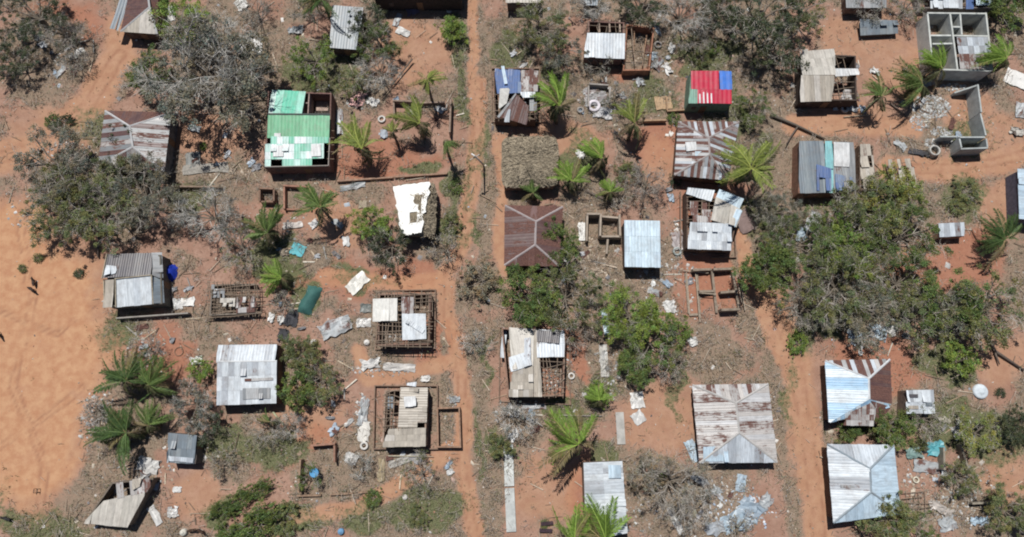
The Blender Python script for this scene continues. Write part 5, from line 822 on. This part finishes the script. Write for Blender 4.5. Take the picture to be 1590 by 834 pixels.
# teal green tarpaulin slumped over something long
o = MB(); n = 10; m_ = 8; c0 = W(481, 466)
for i in range(n + 1):
    for j in range(m_ + 1):
        v, u = i / n - .5, j / m_ - .5; o.v.append((u * 1.9 + R.gauss(0, .05) + .25 * math.sin(v * 5), v * 3.7 + R.gauss(0, .05), .05 + .85 * max(0, 1 - (2 * u) ** 2) * (1 - (2 * v) ** 4) ** .5 + R.gauss(0, .04) if abs(v) < .5 else .04))
o.f = [(i * (m_ + 1) + j, i * (m_ + 1) + j + 1, (i + 1) * (m_ + 1) + j + 1, (i + 1) * (m_ + 1) + j) for i in range(n) for j in range(m_)]
tag(o.build('tarpaulin', M['cloth'], None, True, (.05, .14, .125, 1), c0, (0, 0, -.2)), 'slumped dark teal tarpaulin over a long heap', 'tarpaulin')
o = MB(); c0 = W(264, 424)
for i in range(n + 1):
    for j in range(n + 1):
        v, u = i / n - .5, j / n - .5; rr = math.hypot(u, v) * 2; o.v.append((u * 1.9 + R.gauss(0, .06), v * 2.3 + R.gauss(0, .06), .05 + 1.0 * max(0, 1 - rr ** 2) + R.gauss(0, .10) * (rr < .95)))
o.f = [(i * (n + 1) + j, i * (n + 1) + j + 1, (i + 1) * (n + 1) + j + 1, (i + 1) * (n + 1) + j) for i in range(n) for j in range(n) if math.hypot(i / n - .45, j / n - .45) < .52]
for i, v in enumerate(o.v): pass
o.f = [tuple(reversed(f)) for f in o.f]
tag(o.build('tarpaulin', M['cloth'], None, True, (.012, .035, .33, 1), c0), 'deep blue tarpaulin heap against the charcoal roof house', 'tarpaulin')
# rings, tyres, tank, basins
def ring(px, py, rp, ri, h, color, label, name='concrete_ring', cat='ring', group='rings and tyres on the ground', m='concrete'):
    r0 = rp / PPM(px, py); r1 = r0 * ri; mb = MB(); k = 18
    prof = [(r1, 0), (r0, 0), (r0, h * .85), (r0 * .95, h), (r1 * 1.08, h), (r1, h * .85)]
    for j in range(k):
        a = 2 * math.pi * j / k
        for r_, z in prof: mb.v.append((r_ * math.cos(a), r_ * math.sin(a), z - .03))
    q = len(prof)
    for j in range(k):
        for i in range(q): mb.f.append((j * q + i, ((j + 1) % k) * q + i, ((j + 1) % k) * q + (i + 1) % q, j * q + (i + 1) % q))
    o = mb.build(name, M[m], None, True, (*color, 1), W(px, py), (0, 0, R.random())); tag(o, label, cat, group); return o
PALE = (.62, .60, .56)
ring(593, 186, 6, .55, .35, PALE, 'pale ring beside the golden palm'); ring(566, 692, 6.5, .5, .4, PALE, 'pale ring at the lower left of the tan boarded house'); ring(887, 584, 5.5, .5, .35, PALE, 'pale ring beside the exposed battens of half tan house'); ring(922, 166, 10, .55, .5, (.66, .62, .66), 'biggest pale ring on the grey rubble sheet'); ring(901, 172, 5.5, .5, .35, (.3, .28, .26), 'dark grey ring left of the biggest pale ring')
ring(1311, 170, 6, .5, .35, PALE, 'pale ring in front of the tan collapsed house'); ring(1021, 71, 6, .55, .4, (.28, .26, .24), 'dark ring beside the toppled poles'); ring(1051, 391, 7, .55, .35, (.34, .38, .37), 'grey ring in the clutter left of the wrecked house'); ring(1446.5, 237, 8.5, .72, .9, (.50, .49, .45), 'tall concrete latrine ring beside the dark bags'); ring(278, 546, 7, .86, .12, (.2, .14, .1), 'thin dark hoop on the earth left of white house'); ring(975, 661, 6, .85, .10, (.3, .2, .13), 'thin brown hoop on the sandy yard'); ring(1421, 745, 5, .6, .3, (.66, .62, .5), 'cream ring in the lower right wreckage'); ring(545, 212 - 2, 7, .8, .25, (.45, .13, .1), 'reddish hoop under the golden palm')
def dome(px, py, rp, h, color, label, name, cat, m='paint'):
    r0 = rp / PPM(px, py); mb = MB(); k = 18; pr = [(1, 0), (1.0, .55), (.93, .75), (.7, .92), (.32, .97), (.3, 1.06), (.27, 1.08)]
    for r_, z in pr:
        for j in range(k): a = 2 * math.pi * j / k; mb.v.append((r_ * r0 * math.cos(a), r_ * r0 * math.sin(a), z * h - .03))
    for i in range(len(pr) - 1):
        for j in range(k): mb.f.append((i * k + j, i * k + (j + 1) % k, (i + 1) * k + (j + 1) % k, (i + 1) * k + j))
    mb.f.append(tuple((len(pr) - 1) * k + j for j in range(k))); tag(mb.build(name, M[m], None, True, (*color, 1), W(px, py)), label, cat)
dome(1521, 608, 11.5, .45, (.58, .64, .68), 'round white tank cover on the earth near the yellowish tree', 'water_tank', 'tank'); dome(287, 826, 5.5, .7, (.62, .60, .52), 'cream jar with a dark shadow beside two dark goats', 'water_jar', 'jar'); dome(492, 778, 2, .1, (.3, .3, .3), 'small grey stone by the earth wall', 'stone', 'stone')
dome(530, 825, 5, .5, (.16, .32, .50), 'blue bucket in the dry grass at the bottom', 'bucket', 'bucket'); dome(629, 772, 4, .3, (.6, .58, .54), 'pale pot on the lower path', 'pot', 'pot'); dome(488, 770 - 290 + 52, 5, .6, (.6, .58, .54), 'pale pot close to the lattice house', 'pot', 'pot'); dome(570, 532, 4.5, .5, (.72, .7, .66), 'whitish jar left of the lattice house corner', 'water_jar', 'jar')
# blue basin on a stand
b0 = W(493, 733); st_ = thing('basin_stand', 'blue basin standing on a pole in the lower clearing', 'basin', b0); mb = MB(); mb.tube([(0, 0, -.1), (0.03, .02, 1.3)], .05, 6); mb.build('pole', M['timber'], st_, color=(.2, .15, .1, 1)); mb = MB()
for rr, z in ((.1, 1.3), (.45, 1.38), (.55, 1.5), (.5, 1.5), (.4, 1.4), (.05, 1.36)):
    for j in range(14): mb.v.append((rr * math.cos(j * .4488), rr * math.sin(j * .4488), z))
for i in range(5):
    for j in range(14): mb.f.append((i * 14 + j, i * 14 + (j + 1) % 14, (i + 1) * 14 + (j + 1) % 14, (i + 1) * 14 + j))
mb.build('basin', M['paint'], st_, True, (.10, .30, .52, 1))
# leaning service pole
b0 = W(752, 257); po = thing('service_pole', 'leaning pale pole casting a long thin shadow across the track', 'pole', b0); tp = W(737, 242, 6.6) - b0; tp = Vector((tp.x, tp.y, 6.6)); mb = MB(); mb.tube([(0, 0, -.4), tp * .5, tp], [.13, .11, .09], 7); mb.build('shaft', M['timber'], po, True, (.55, .53, .5, 1))
d_ = Vector((.8, .5, 0)).normalized(); mb = MB(); mb.wall(tp - d_ * .7 + Vector((0, 0, -.3)), tp + d_ * .7, tp.z - .5, tp.z - .38, .1); mb.build('crossarm', M['timber'], po, color=(.4, .36, .32, 1)); mb = MB(); mb.tube([tp, tp + Vector((-.4, .25, .05))], .09, 6); mb.build('lamp_head', M['paint'], po, color=(.8, .8, .8, 1))
# fallen trunks and poles
def log(pts, r, label, col=(.14, .11, .09, 1), group='fallen trunks and poles', name='fallen_log', cat='log'):
    b0 = W(*pts[0][:2]); P = [W(*p) - b0 for p in pts]; mb = MB(); mb.tube(P, [r * (1 - .45 * i / (len(P) - 1)) for i in range(len(P))], 7)
    o = mb.build(name, M['timber'], None, True, col, b0); tag(o, label, cat, group); return o
log([(1196, 178, .3), (1235, 194, .35), (1280, 216, .25)], .24, 'long dark fallen trunk crossing the pale path beside the small tree', (.13, .11, .09, 1)); log([(1239, 196, .3), (1228, 212, .5), (1221, 224, .9)], .13, 'short dark limb branching below the long fallen trunk')
log([(910, 296, .2), (935, 308, .25), (962, 324, .2)], .2, 'dark trunk lying above the small room ruin'); log([(1528, 515, .3), (1545, 545, .3), (1590, 575, .25)], .26, 'dark trunk lying in the right yard under thin green tree'); log([(1545, 548, .3), (1552, 566, .4)], .14, 'short stub limb on the right yard trunk'); log([(1382, 160, .2), (1412, 184, .2)], .12, 'straight dark pole lying beside the leaning palm'); log([(765, 683, .2), (772, 704, .25)], .14, 'short dark log at the weedy slab wall')
log([(1310, 182, .15), (1355, 178, .15)], .08, 'thin pale pole in front of the collapsed tan house', (.45, .38, .28, 1)); log([(820, 645, .3), (842, 662, .4)], .13, 'pale bare limb in the brush below the half tan house', (.5, .47, .42, 1)); log([(424, 640, .15), (446, 668, .2)], .12, 'pale green stem lying in the lower clearing', (.4, .42, .27, 1)); log([(862, 735, .1), (890, 708, .2)], .13, 'brown trunk piece under the large fresh palm'); log([(870, 645, .2), (935, 646, .2)], .12, 'straight pole above the large fresh palm', (.3, .27, .24, 1)); log([(603, 708, .3), (673, 709, .35)], .07, 'thin cream pole below the tan boarded house', (.55, .5, .38, 1)); log([(155, 330, .2), (152, 400, .3)], .2, 'straight dark trunk beside the charcoal roof house'); log([(640, 92, .6), (595, 150, .3)], .12, 'slanting bare pole beside the bare dark tree'); log([(985, 45, .9), (984, 95, .5)], .09, 'upright brown pole among the earth walls', (.32, .2, .13, 1)); log([(1004, 55, .9), (996, 110, .3)], .09, 'slanted brown pole among the earth walls', (.32, .2, .13, 1))
# benches
for py, lab in ((812, 'dark bench on the sandy lower yard, upper of the pair'), (823, 'dark bench on the sandy lower yard, lower of the pair')):
    p = W(849 if py == 812 else 847, py); be = thing('bench', lab, 'bench', p, R.uniform(-.1, .1), 'dark benches on the lower yard')
    for k in (-.14, 0, .14): mb = MB(); mb.box((0, k, .44), (1.5, .11, .05)); mb.build('slat', M['timber'], be, color=(.055, .035, .045, 1))
    for sx in (-.6, .6):
        for sy in (-.14, .14): mb = MB(); mb.box((sx, sy, .20), (.07, .07, .43)); mb.build('leg', M['timber'], be, color=(.05, .035, .04, 1))
# goats
def goat(px, py, rz, col, label):
    p = W(px, py); o = thing('goat', label, 'goat', p, rz, 'goats in the open'); me = bpy.data.meshes.new('body')
    V = [(0, 0, .55), (.28, 0, .58), (.42, 0, .74), (.50, 0, .86), (.64, 0, .82), (.74, 0, .75), (-.28, 0, .58), (-.42, 0, .60), (-.50, 0, .68), (.27, .11, .38), (.29, .11, .2), (.27, .11, .0), (.27, -.11, .38), (.25, -.11, .2), (.31, -.11, .0), (-.27, .11, .40), (-.35, .11, .22), (-.31, .11, .0), (-.27, -.11, .40), (-.33, -.11, .22), (-.27, -.11, .0), (.50, .11, .9), (.50, -.11, .9)]
    E = [(0, 1), (1, 2), (2, 3), (3, 4), (4, 5), (0, 6), (6, 7), (7, 8), (1, 9), (9, 10), (10, 11), (1, 12), (12, 13), (13, 14), (6, 15), (15, 16), (16, 17), (6, 18), (18, 19), (19, 20), (3, 21), (3, 22)]
    rad = [.18, .17, .11, .09, .07, .045, .17, .08, .03, .065, .04, .035, .065, .04, .035, .075, .045, .035, .075, .045, .035, .025, .025]
    me.from_pydata(V, E, []); b_ = bpy.data.objects.new('body', me); link(b_, o); b_.color = col; me.materials.append(M['paint'])
    md = b_.modifiers.new('skin', 'SKIN'); b_.modifiers.new('smooth', 'SUBSURF').levels = 1; b_.modifiers['smooth'].render_levels = 1
    for i, r_ in enumerate(rad): me.skin_vertices[0].data[i].radius = (r_, r_)
    me.skin_vertices[0].data[0].use_root = True
    for s in (-1, 1):
        mb = MB(); mb.tube([(.49, s * .04, .92), (.42, s * .06, 1.05), (.33, s * .08, 1.08)], [.022, .017, .006], 5); mb.build('horn', M['timber'], o, True, (.2, .18, .15, 1))
goat(300, 823, math.radians(8), (.055, .03, .02, 1), 'dark brown goat at the bottom hedge, left of the two'); goat(314, 824, math.radians(-25), (.05, .028, .02, 1), 'dark brown goat at the bottom hedge, right of the two'); goat(56, 440, math.radians(100), (.07, .05, .04, 1), 'brown goat standing on the sandy field edge'); goat(52, 450, math.radians(-28), (.045, .03, .025, 1), 'black brown goat just below the brown one on the field edge'); goat(2, 520, math.radians(-50), (.05, .035, .03, 1), 'dark goat at the left edge of the sandy field'); goat(15, 805, math.radians(160), (.03, .03, .032, 1), 'black goat on the dry grass in the lower left corner')
# little stool frame on the field
p = W(59, 762); so = thing('stool_frame', 'small bare stool frame alone on the sandy field', 'stool', p)
for sx in (-.22, .22):
    for sy in (-.22, .22): mb = MB(); mb.box((sx, sy, .2), (.06, .06, .46)); mb.build('leg', M['timber'], so, color=(.08, .06, .05, 1))
    mb = MB(); mb.box((sx, 0, .45), (.055, .5, .04)); mb.build('rail', M['timber'], so, color=(.08, .06, .05, 1))
mb = MB(); mb.box((0, 0, .40), (.39, .06, .04)); mb.build('crossbar', M['timber'], so, color=(.08, .06, .05, 1))

# broken planks and torn sheets strewn round the wrecked yards
DC = [(915, 425, 50, 36, 'in the rubble below the small room ruin'), (1035, 430, 44, 44, 'between the ice blue roof and the broken wall rows'), (480, 375, 70, 34, 'in the red yard round the teal plastic'), (1485, 700, 66, 60, 'in the wreckage right of the two blue hip roofs'), (1130, 780, 76, 44, 'among the blue wreckage at the bottom'), (812, 650, 36, 30, 'in the grey brush under the half tan house'),
      (540, 620, 36, 60, 'in the yard between white sheeted and tan boarded houses'), (110, 85, 54, 34, 'on the bank in the upper left corner'), (930, 150, 36, 40, 'round the grey rubble and biggest ring'), (1020, 80, 36, 40, 'beside the earth walled ruin at the top'), (225, 535, 44, 34, 'around the brown twig heap'), (340, 260, 70, 22, 'along the fallen thatch in the upper yard'), (1440, 185, 60, 44, 'around the broken concrete shell'), (225, 745, 60, 34, 'around the sagging slab roof'), (640, 725, 70, 24, 'below the tan boarded house'), (1370, 530, 60, 24, 'under the lower edge of the grove'), (660, 175, 60, 40, 'among the leaning palms'), (1090, 315, 60, 40, 'around the wrecked house'), (790, 120, 30, 50, 'beside the cobalt roofed house'), (1320, 130, 40, 50, 'around the tan collapsed house'), (440, 500, 60, 34, 'round the dark cloth heaps'), (950, 560, 30, 60, 'along the narrow yard of broken slabs'), (1540, 20, 50, 16, 'below the wreck in the upper right corner'), (300, 460, 30, 40, 'beside the collapsed stick hut')]
PLK = []
for q in range(3):
    mb = MB(); L_ = (1.5, 2.2, 1.1)[q]
    mb.add([(-L_ / 2, -.09, 0), (L_ / 2, -.06, 0), (L_ / 2 + .1, .08, 0), (-L_ / 2 - .05, .09, 0), (-L_ / 2, -.09, .05), (L_ / 2, -.06, .05), (L_ / 2 + .1, .08, .05), (-L_ / 2 - .05, .09, .05)], [(0, 3, 2, 1), (4, 5, 6, 7), (0, 1, 5, 4), (1, 2, 6, 5), (2, 3, 7, 6), (3, 0, 4, 7)]); PLK.append(mb.mesh('plank', M['timber']))
TORN = []
for q in range(5):
    mb = MB(); mb.uv = []; w_, l_ = R.uniform(.5, .9), R.uniform(.7, 1.5)
    for i_ in range(5):
        for j_ in range(4): u, v = i_ / 4 - .5, j_ / 3 - .5; mb.v.append((u * w_ + R.gauss(0, .07), v * l_ + R.gauss(0, .1), .08 + abs(R.gauss(0, .1)))); mb.uv.append((.5 + u * .7, v * l_))
    mb.f = [(i_ * 4 + j_, (i_ + 1) * 4 + j_, (i_ + 1) * 4 + j_ + 1, i_ * 4 + j_ + 1) for i_ in range(4) for j_ in range(3)]; TORN.append(mb.mesh('torn_sheet', M['iron']))
PC = [('brown', (.34, .25, .17)), ('tan', (.46, .38, .28)), ('dark', (.17, .12, .09)), ('grey', (.31, .30, .28)), ('cream', (.54, .50, .42))]; TC = [('zinc grey', (.5, .52, .54, .2)), ('dark grey', (.22, .22, .23, .2)), ('whitish', (.64, .64, .62, .1)), ('rusty', (.3, .19, .15, .85)), ('bluish', (.36, .45, .54, .15))]
for cx, cy, rx, ry, where in DC:
    for k in range(10 if rx > 34 else 7):
        a_ = R.uniform(0, 6.28); r_ = R.random() ** .5; p = W(cx + math.cos(a_) * r_ * rx, cy + math.sin(a_) * r_ * ry, 0); tn = k % 2
        o = bpy.data.objects.new('torn_sheet' if tn else 'plank', R.choice(TORN) if tn else R.choice(PLK)); link(o); o.location = (p.x, p.y, 0.02 if tn else R.uniform(.03, .1)); o.rotation_euler = (R.gauss(0, .05), R.gauss(0, .05), R.uniform(0, 6.28)); c_ = (TC if tn else PC)[k // 2]; kk = R.uniform(.8, 1.2)
        nm_, c_ = c_; o.color = (c_[0] * kk, c_[1] * kk, c_[2] * kk, c_[3] if tn else 1); s_ = R.uniform(.7, 1.15); o.scale = (s_, s_, 1)
        tag(o, nm_ + (' torn sheet metal scrap ' if tn else ' loose plank ') + where, 'metal scrap' if tn else 'plank', 'torn sheet scraps in the yards' if tn else 'loose planks in the yards')

# ------------------------------------------------------------------ ground cover nobody could count
rng = np.random.default_rng(77)
def scatter(n, fn, pad=1.):
    x = rng.uniform(-92, 92, n); y = rng.uniform(-32, 80, n); s, l, g, rd = masks(x, y); p = fn(s, l, g, rd, x, y); k = rng.random(n) < p
    return x[k], y[k]
def stuff(name, me): o = bpy.data.objects.new(name, me); link(o); o['kind'] = 'stuff'; return o
def blades(x, y, per, h, w_, spread, cols, name, lay=.6):
    n = len(x) * per; X = np.repeat(x, per) + rng.normal(0, spread, n); Y = np.repeat(y, per) + rng.normal(0, spread, n); a = rng.uniform(0, 6.28, n)
    hh = h * rng.uniform(.5, 1.4, n); ln = hh * lay * rng.uniform(.3, 1.5, n); d = np.stack([np.cos(a), np.sin(a)], 1); s = np.stack([-d[:, 1], d[:, 0]], 1) * (w_ * rng.uniform(.6, 1.4, n))[:, None]
    B = np.stack([X, Y], 1); z0 = np.zeros((n, 1)) - .03; z1 = hh[:, None]
    V = np.stack([np.hstack([B - s, z0]), np.hstack([B + s, z0]), np.hstack([B + d * ln[:, None] + s * .25, z1]), np.hstack([B + d * ln[:, None] - s * .25, z1])], 1).reshape(-1, 3)
    ci = np.repeat(rng.integers(0, len(cols), len(x)), per); c = np.array(cols)[ci] * rng.uniform(.65, 1.3, (n, 1))
    return stuff(name, np_mesh(name, V, np.arange(len(V)).reshape(-1, 4), M['tinted_bits'], c))
x, y = scatter(60000, lambda s, l, g, r, X, Y: np.clip(l * .62 + .05 - s * .1, 0, 1) * (fbm(X * .5, Y * .5, 40) > .42)); blades(x, y, 4, .26, .03, .16, [(.36, .30, .21), (.28, .23, .16), (.44, .38, .28), (.20, .17, .12), (.14, .13, .09)], 'dry_grass')
x, y = scatter(60000, lambda s, l, g, r, X, Y: np.clip(g * .6 + l * .10 * (fbm(X * .3, Y * .3, 44) > .5), 0, 1)); blades(x, y, 5, .24, .035, .17, [(.10, .125, .045), (.14, .155, .06), (.19, .18, .09), (.08, .09, .04)], 'green_weeds')
def bits(x, y, smin, smax, cols, name, flat=.5):
    n = len(x); sz = smin * (smax / smin) ** (rng.random(n) ** 1.8); a = rng.uniform(0, 6.28, n); asp = rng.uniform(.4, 1, n)
    ca, sa = np.cos(a), np.sin(a); Z = rng.uniform(.0, .04, n)
    loc = np.array([(-.5, -.5, -.3), (.5, -.45, -.3), (.4, .5, -.3), (-.5, .4, -.3), (-.3, -.3, .5), (.35, -.25, .4), (.2, .3, .55), (-.3, .25, .4)])
    P = loc[None] * (1 + rng.normal(0, .18, (n, 8, 3))); P[..., 0] *= sz[:, None]; P[..., 1] *= (sz * asp)[:, None]; P[..., 2] *= (sz * flat * rng.uniform(.4, 1.2, n))[:, None]
    V = np.stack([P[..., 0] * ca[:, None] - P[..., 1] * sa[:, None] + x[:, None], P[..., 0] * sa[:, None] + P[..., 1] * ca[:, None] + y[:, None], P[..., 2] + Z[:, None]], -1).reshape(-1, 3)
    f = np.array([(4, 5, 6, 7), (0, 1, 5, 4), (1, 2, 6, 5), (2, 3, 7, 6), (3, 0, 4, 7)]); F = (f[None] + (np.arange(n) * 8)[:, None, None]).reshape(-1, 4)
    c = np.repeat(np.array(cols)[rng.integers(0, len(cols), n)] * rng.uniform(.7, 1.2, (n, 1)), 5, axis=0)
    return stuff(name, np_mesh(name, V, F, M['tinted_bits'], c))
x, y = scatter(60000, lambda s, l, g, r, X, Y: np.clip(.16 + l * .5 + r * .1 - s * .15, 0, 1)); bits(x, y, .05, .30, [(.30, .24, .19), (.38, .33, .27), (.22, .16, .12), (.16, .12, .1), (.45, .42, .38), (.30, .16, .11)], 'stones')
x, y = scatter(17000, lambda s, l, g, r, X, Y: np.clip((.07 + l * .34 + r * .1 - s * .12) * (fbm(X * .22, Y * .22, 50) > .43), 0, 1)); bits(x, y, .08, .8, [(.66, .64, .60), (.5, .49, .47), (.44, .40, .35), (.36, .40, .44), (.42, .30, .25), (.52, .46, .37), (.22, .21, .21), (.12, .11, .11), (.30, .22, .16), (.20, .15, .11)], 'litter', .25)
def sticks(x, y, l0, l1, w_, cols, name):
    n = len(x); a = rng.uniform(0, 6.28, n); L = rng.uniform(l0, l1, n); d = np.stack([np.cos(a) * L, np.sin(a) * L, rng.normal(0, .12, n)], 1) * .5; s = np.stack([-np.sin(a), np.cos(a), 0 * a], 1) * (w_ * rng.uniform(.5, 1.3, n))[:, None]
    p = np.stack([x, y, np.full(n, .07) + np.abs(d[:, 2])], 1); up = np.array([0, 0, .05]); V = np.stack([p - d - s, p - d + s, p + d + s * .6, p + d - s * .6, p - d + up, p + d + up], 1).reshape(-1, 3)
    f = np.array([(0, 4, 5, 3), (1, 2, 5, 4)]); F = (f[None] + (np.arange(n) * 6)[:, None, None]).reshape(-1, 4); c = np.repeat(np.array(cols)[rng.integers(0, len(cols), n)] * rng.uniform(.7, 1.25, (n, 1)), 2, axis=0)
    return stuff(name, np_mesh(name, V, F, M['tinted_bits'], c))
x, y = scatter(60000, lambda s, l, g, r, X, Y: np.clip(.06 + l * .42 - s * .08, 0, 1) * (fbm(X * .25, Y * .25, 60) > .44)); sticks(x, y, .2, 1.0, .022, [(.36, .33, .29), (.26, .21, .17), (.16, .13, .10), (.44, .40, .34)], 'twig_litter')
x, y = scatter(9000, lambda s, l, g, r, X, Y: np.clip((.10 + l * .5 - s * .2) * (fbm(X * .2, Y * .2, 55) > .48), 0, 1)); sticks(x, y, 1.0, 2.6, .055, [(.34, .27, .20), (.44, .37, .29), (.20, .15, .11), (.28, .2, .14)], 'broken_timber')
# rubble fans: broken blocks beside the shells
def rubble(px, py, rx, ry, n, cols, name='rubble', s0=.08, s1=.45):
    c = W(px, py); k = 1 / PPM(px, py); a = rng.uniform(0, 6.28, n); r_ = rng.random(n) ** .5; bits(c.x + np.cos(a) * r_ * rx * k, c.y + np.sin(a) * r_ * ry * k, s0, s1, cols, name, .5)
GR = [(.46, .47, .46), (.38, .39, .38), (.54, .55, .54), (.30, .30, .30)]; TR = [(.38, .31, .24), (.46, .39, .31), (.28, .22, .17)]; MX = GR + TR + [(.58, .56, .53), (.14, .13, .13), (.24, .20, .17), (.30, .2, .14)]
for a in ((605, 515, 20, 18, 130, MX), (652, 478, 20, 14, 90, TR), (606, 645, 10, 26, 90, MX), (858, 588, 16, 26, 150, MX), (1314, 120, 16, 34, 150, MX), (362, 466, 38, 26, 200, TR), (990, 75, 20, 30, 120, TR), (1446, 166, 30, 19, 620, GR), (1428, 190, 16, 14, 160, GR), (1462, 205, 18, 8, 130, GR), (1445, 222, 11, 8, 90, GR), (1480, 135, 22, 6, 110, GR), (905, 385, 24, 24, 260, TR), (925, 415, 36, 16, 200, TR), (930, 155, 32, 32, 320, MX), (1500, 770, 60, 50, 260, MX), (1440, 740, 40, 30, 160, MX), (1130, 790, 60, 36, 260, MX), (1150, 795, 55, 32, 220, [(.5, .58, .66), (.4, .48, .58), (.6, .64, .68), (.24, .22, .2)]), (1130, 755, 40, 20, 120, MX), (920, 420, 50, 26, 260, TR), (1480, 790, 40, 30, 200, MX), (1430, 780, 40, 40, 180, TR), (1000, 800, 40, 30, 130, MX), (1058, 375, 20, 30, 150, MX), (590, 575, 50, 10, 170, MX), (620, 720, 50, 22, 170, TR), (225, 545, 34, 34, 260, TR + MX), (150, 650, 26, 50, 300, MX), (80, 55, 50, 26, 160, MX), (110, 90, 30, 16, 140, MX), (1035, 425, 50, 24, 220, MX), (800, 645, 40, 24, 190, MX), (950, 570, 16, 50, 170, MX), (560, 160, 24, 14, 120, MX), (430, 350, 60, 30, 160, MX), (340, 265, 60, 10, 160, TR), (700, 660, 10, 60, 90, MX), (560, 650, 12, 40, 130, MX), (1350, 512, 60, 14, 110, MX), (225, 735, 50, 20, 170, MX), (100, 240, 50, 20, 140, MX), (40, 300, 30, 60, 110, MX), (1040, 460, 50, 30, 120, MX), (1500, 15, 60, 10, 120, MX), (880, 560, 12, 60, 90, MX)): rubble(*a)

# fallen leaves
x, y = scatter(90000, lambda s, l, g, r, X, Y: np.clip((.12 + l * .65 - s * .35) * (fbm(X * .35, Y * .35, 81) > .42), 0, 1))
V, F, c = leaf_cards(np.stack([x, y, np.full(len(x), .06)], 1), 2, .14, .17, rng, up=1.6, asp=.5, flat=.2); cc = np.array([(.15, .11, .075), (.20, .15, .10), (.12, .125, .065), (.27, .22, .15), (.09, .07, .05), (.16, .165, .09)])[rng.integers(0, 6, len(x))]
stuff('fallen_leaves', np_mesh('fallen_leaves', V, F, M['tinted_bits'], c * np.repeat(cc, 2, axis=0)))
# low dry brush: tangles of stems and withered leaves too many to count
x, y = scatter(12000, lambda s, l, g, r, X, Y: np.clip(l * .85 + g * .2 - s * .8 - .04, 0, 1) * (fbm(X * .3, Y * .3, 70) > .36)); n = len(x)
ht = rng.uniform(.12, .5, n); cen = np.stack([x, y, ht], 1); cen = np.repeat(cen, 3, axis=0) + rng.normal(0, 1, (3 * n, 3)) * np.array([.35, .35, .08])
V, F, c = leaf_cards(cen, 7, .26, .17, rng, asp=.4, flat=.5); cc = np.array([(.26, .23, .15), (.20, .185, .12), (.15, .165, .085), (.30, .26, .20), (.12, .14, .07), (.22, .17, .13)])[rng.integers(0, 6, n)]
stuff('dry_brush', np_mesh('dry_brush', V, F, M['tinted_bits'], c * np.repeat(cc, 21, axis=0)))
x2 = np.repeat(x, 7) + rng.normal(0, .4, 7 * n); y2 = np.repeat(y, 7) + rng.normal(0, .4, 7 * n); o = sticks(x2, y2, .4, 1.1, .018, [(.32, .28, .24), (.22, .18, .15), (.40, .37, .33)], 'brush_stems'); o.location.z = .22
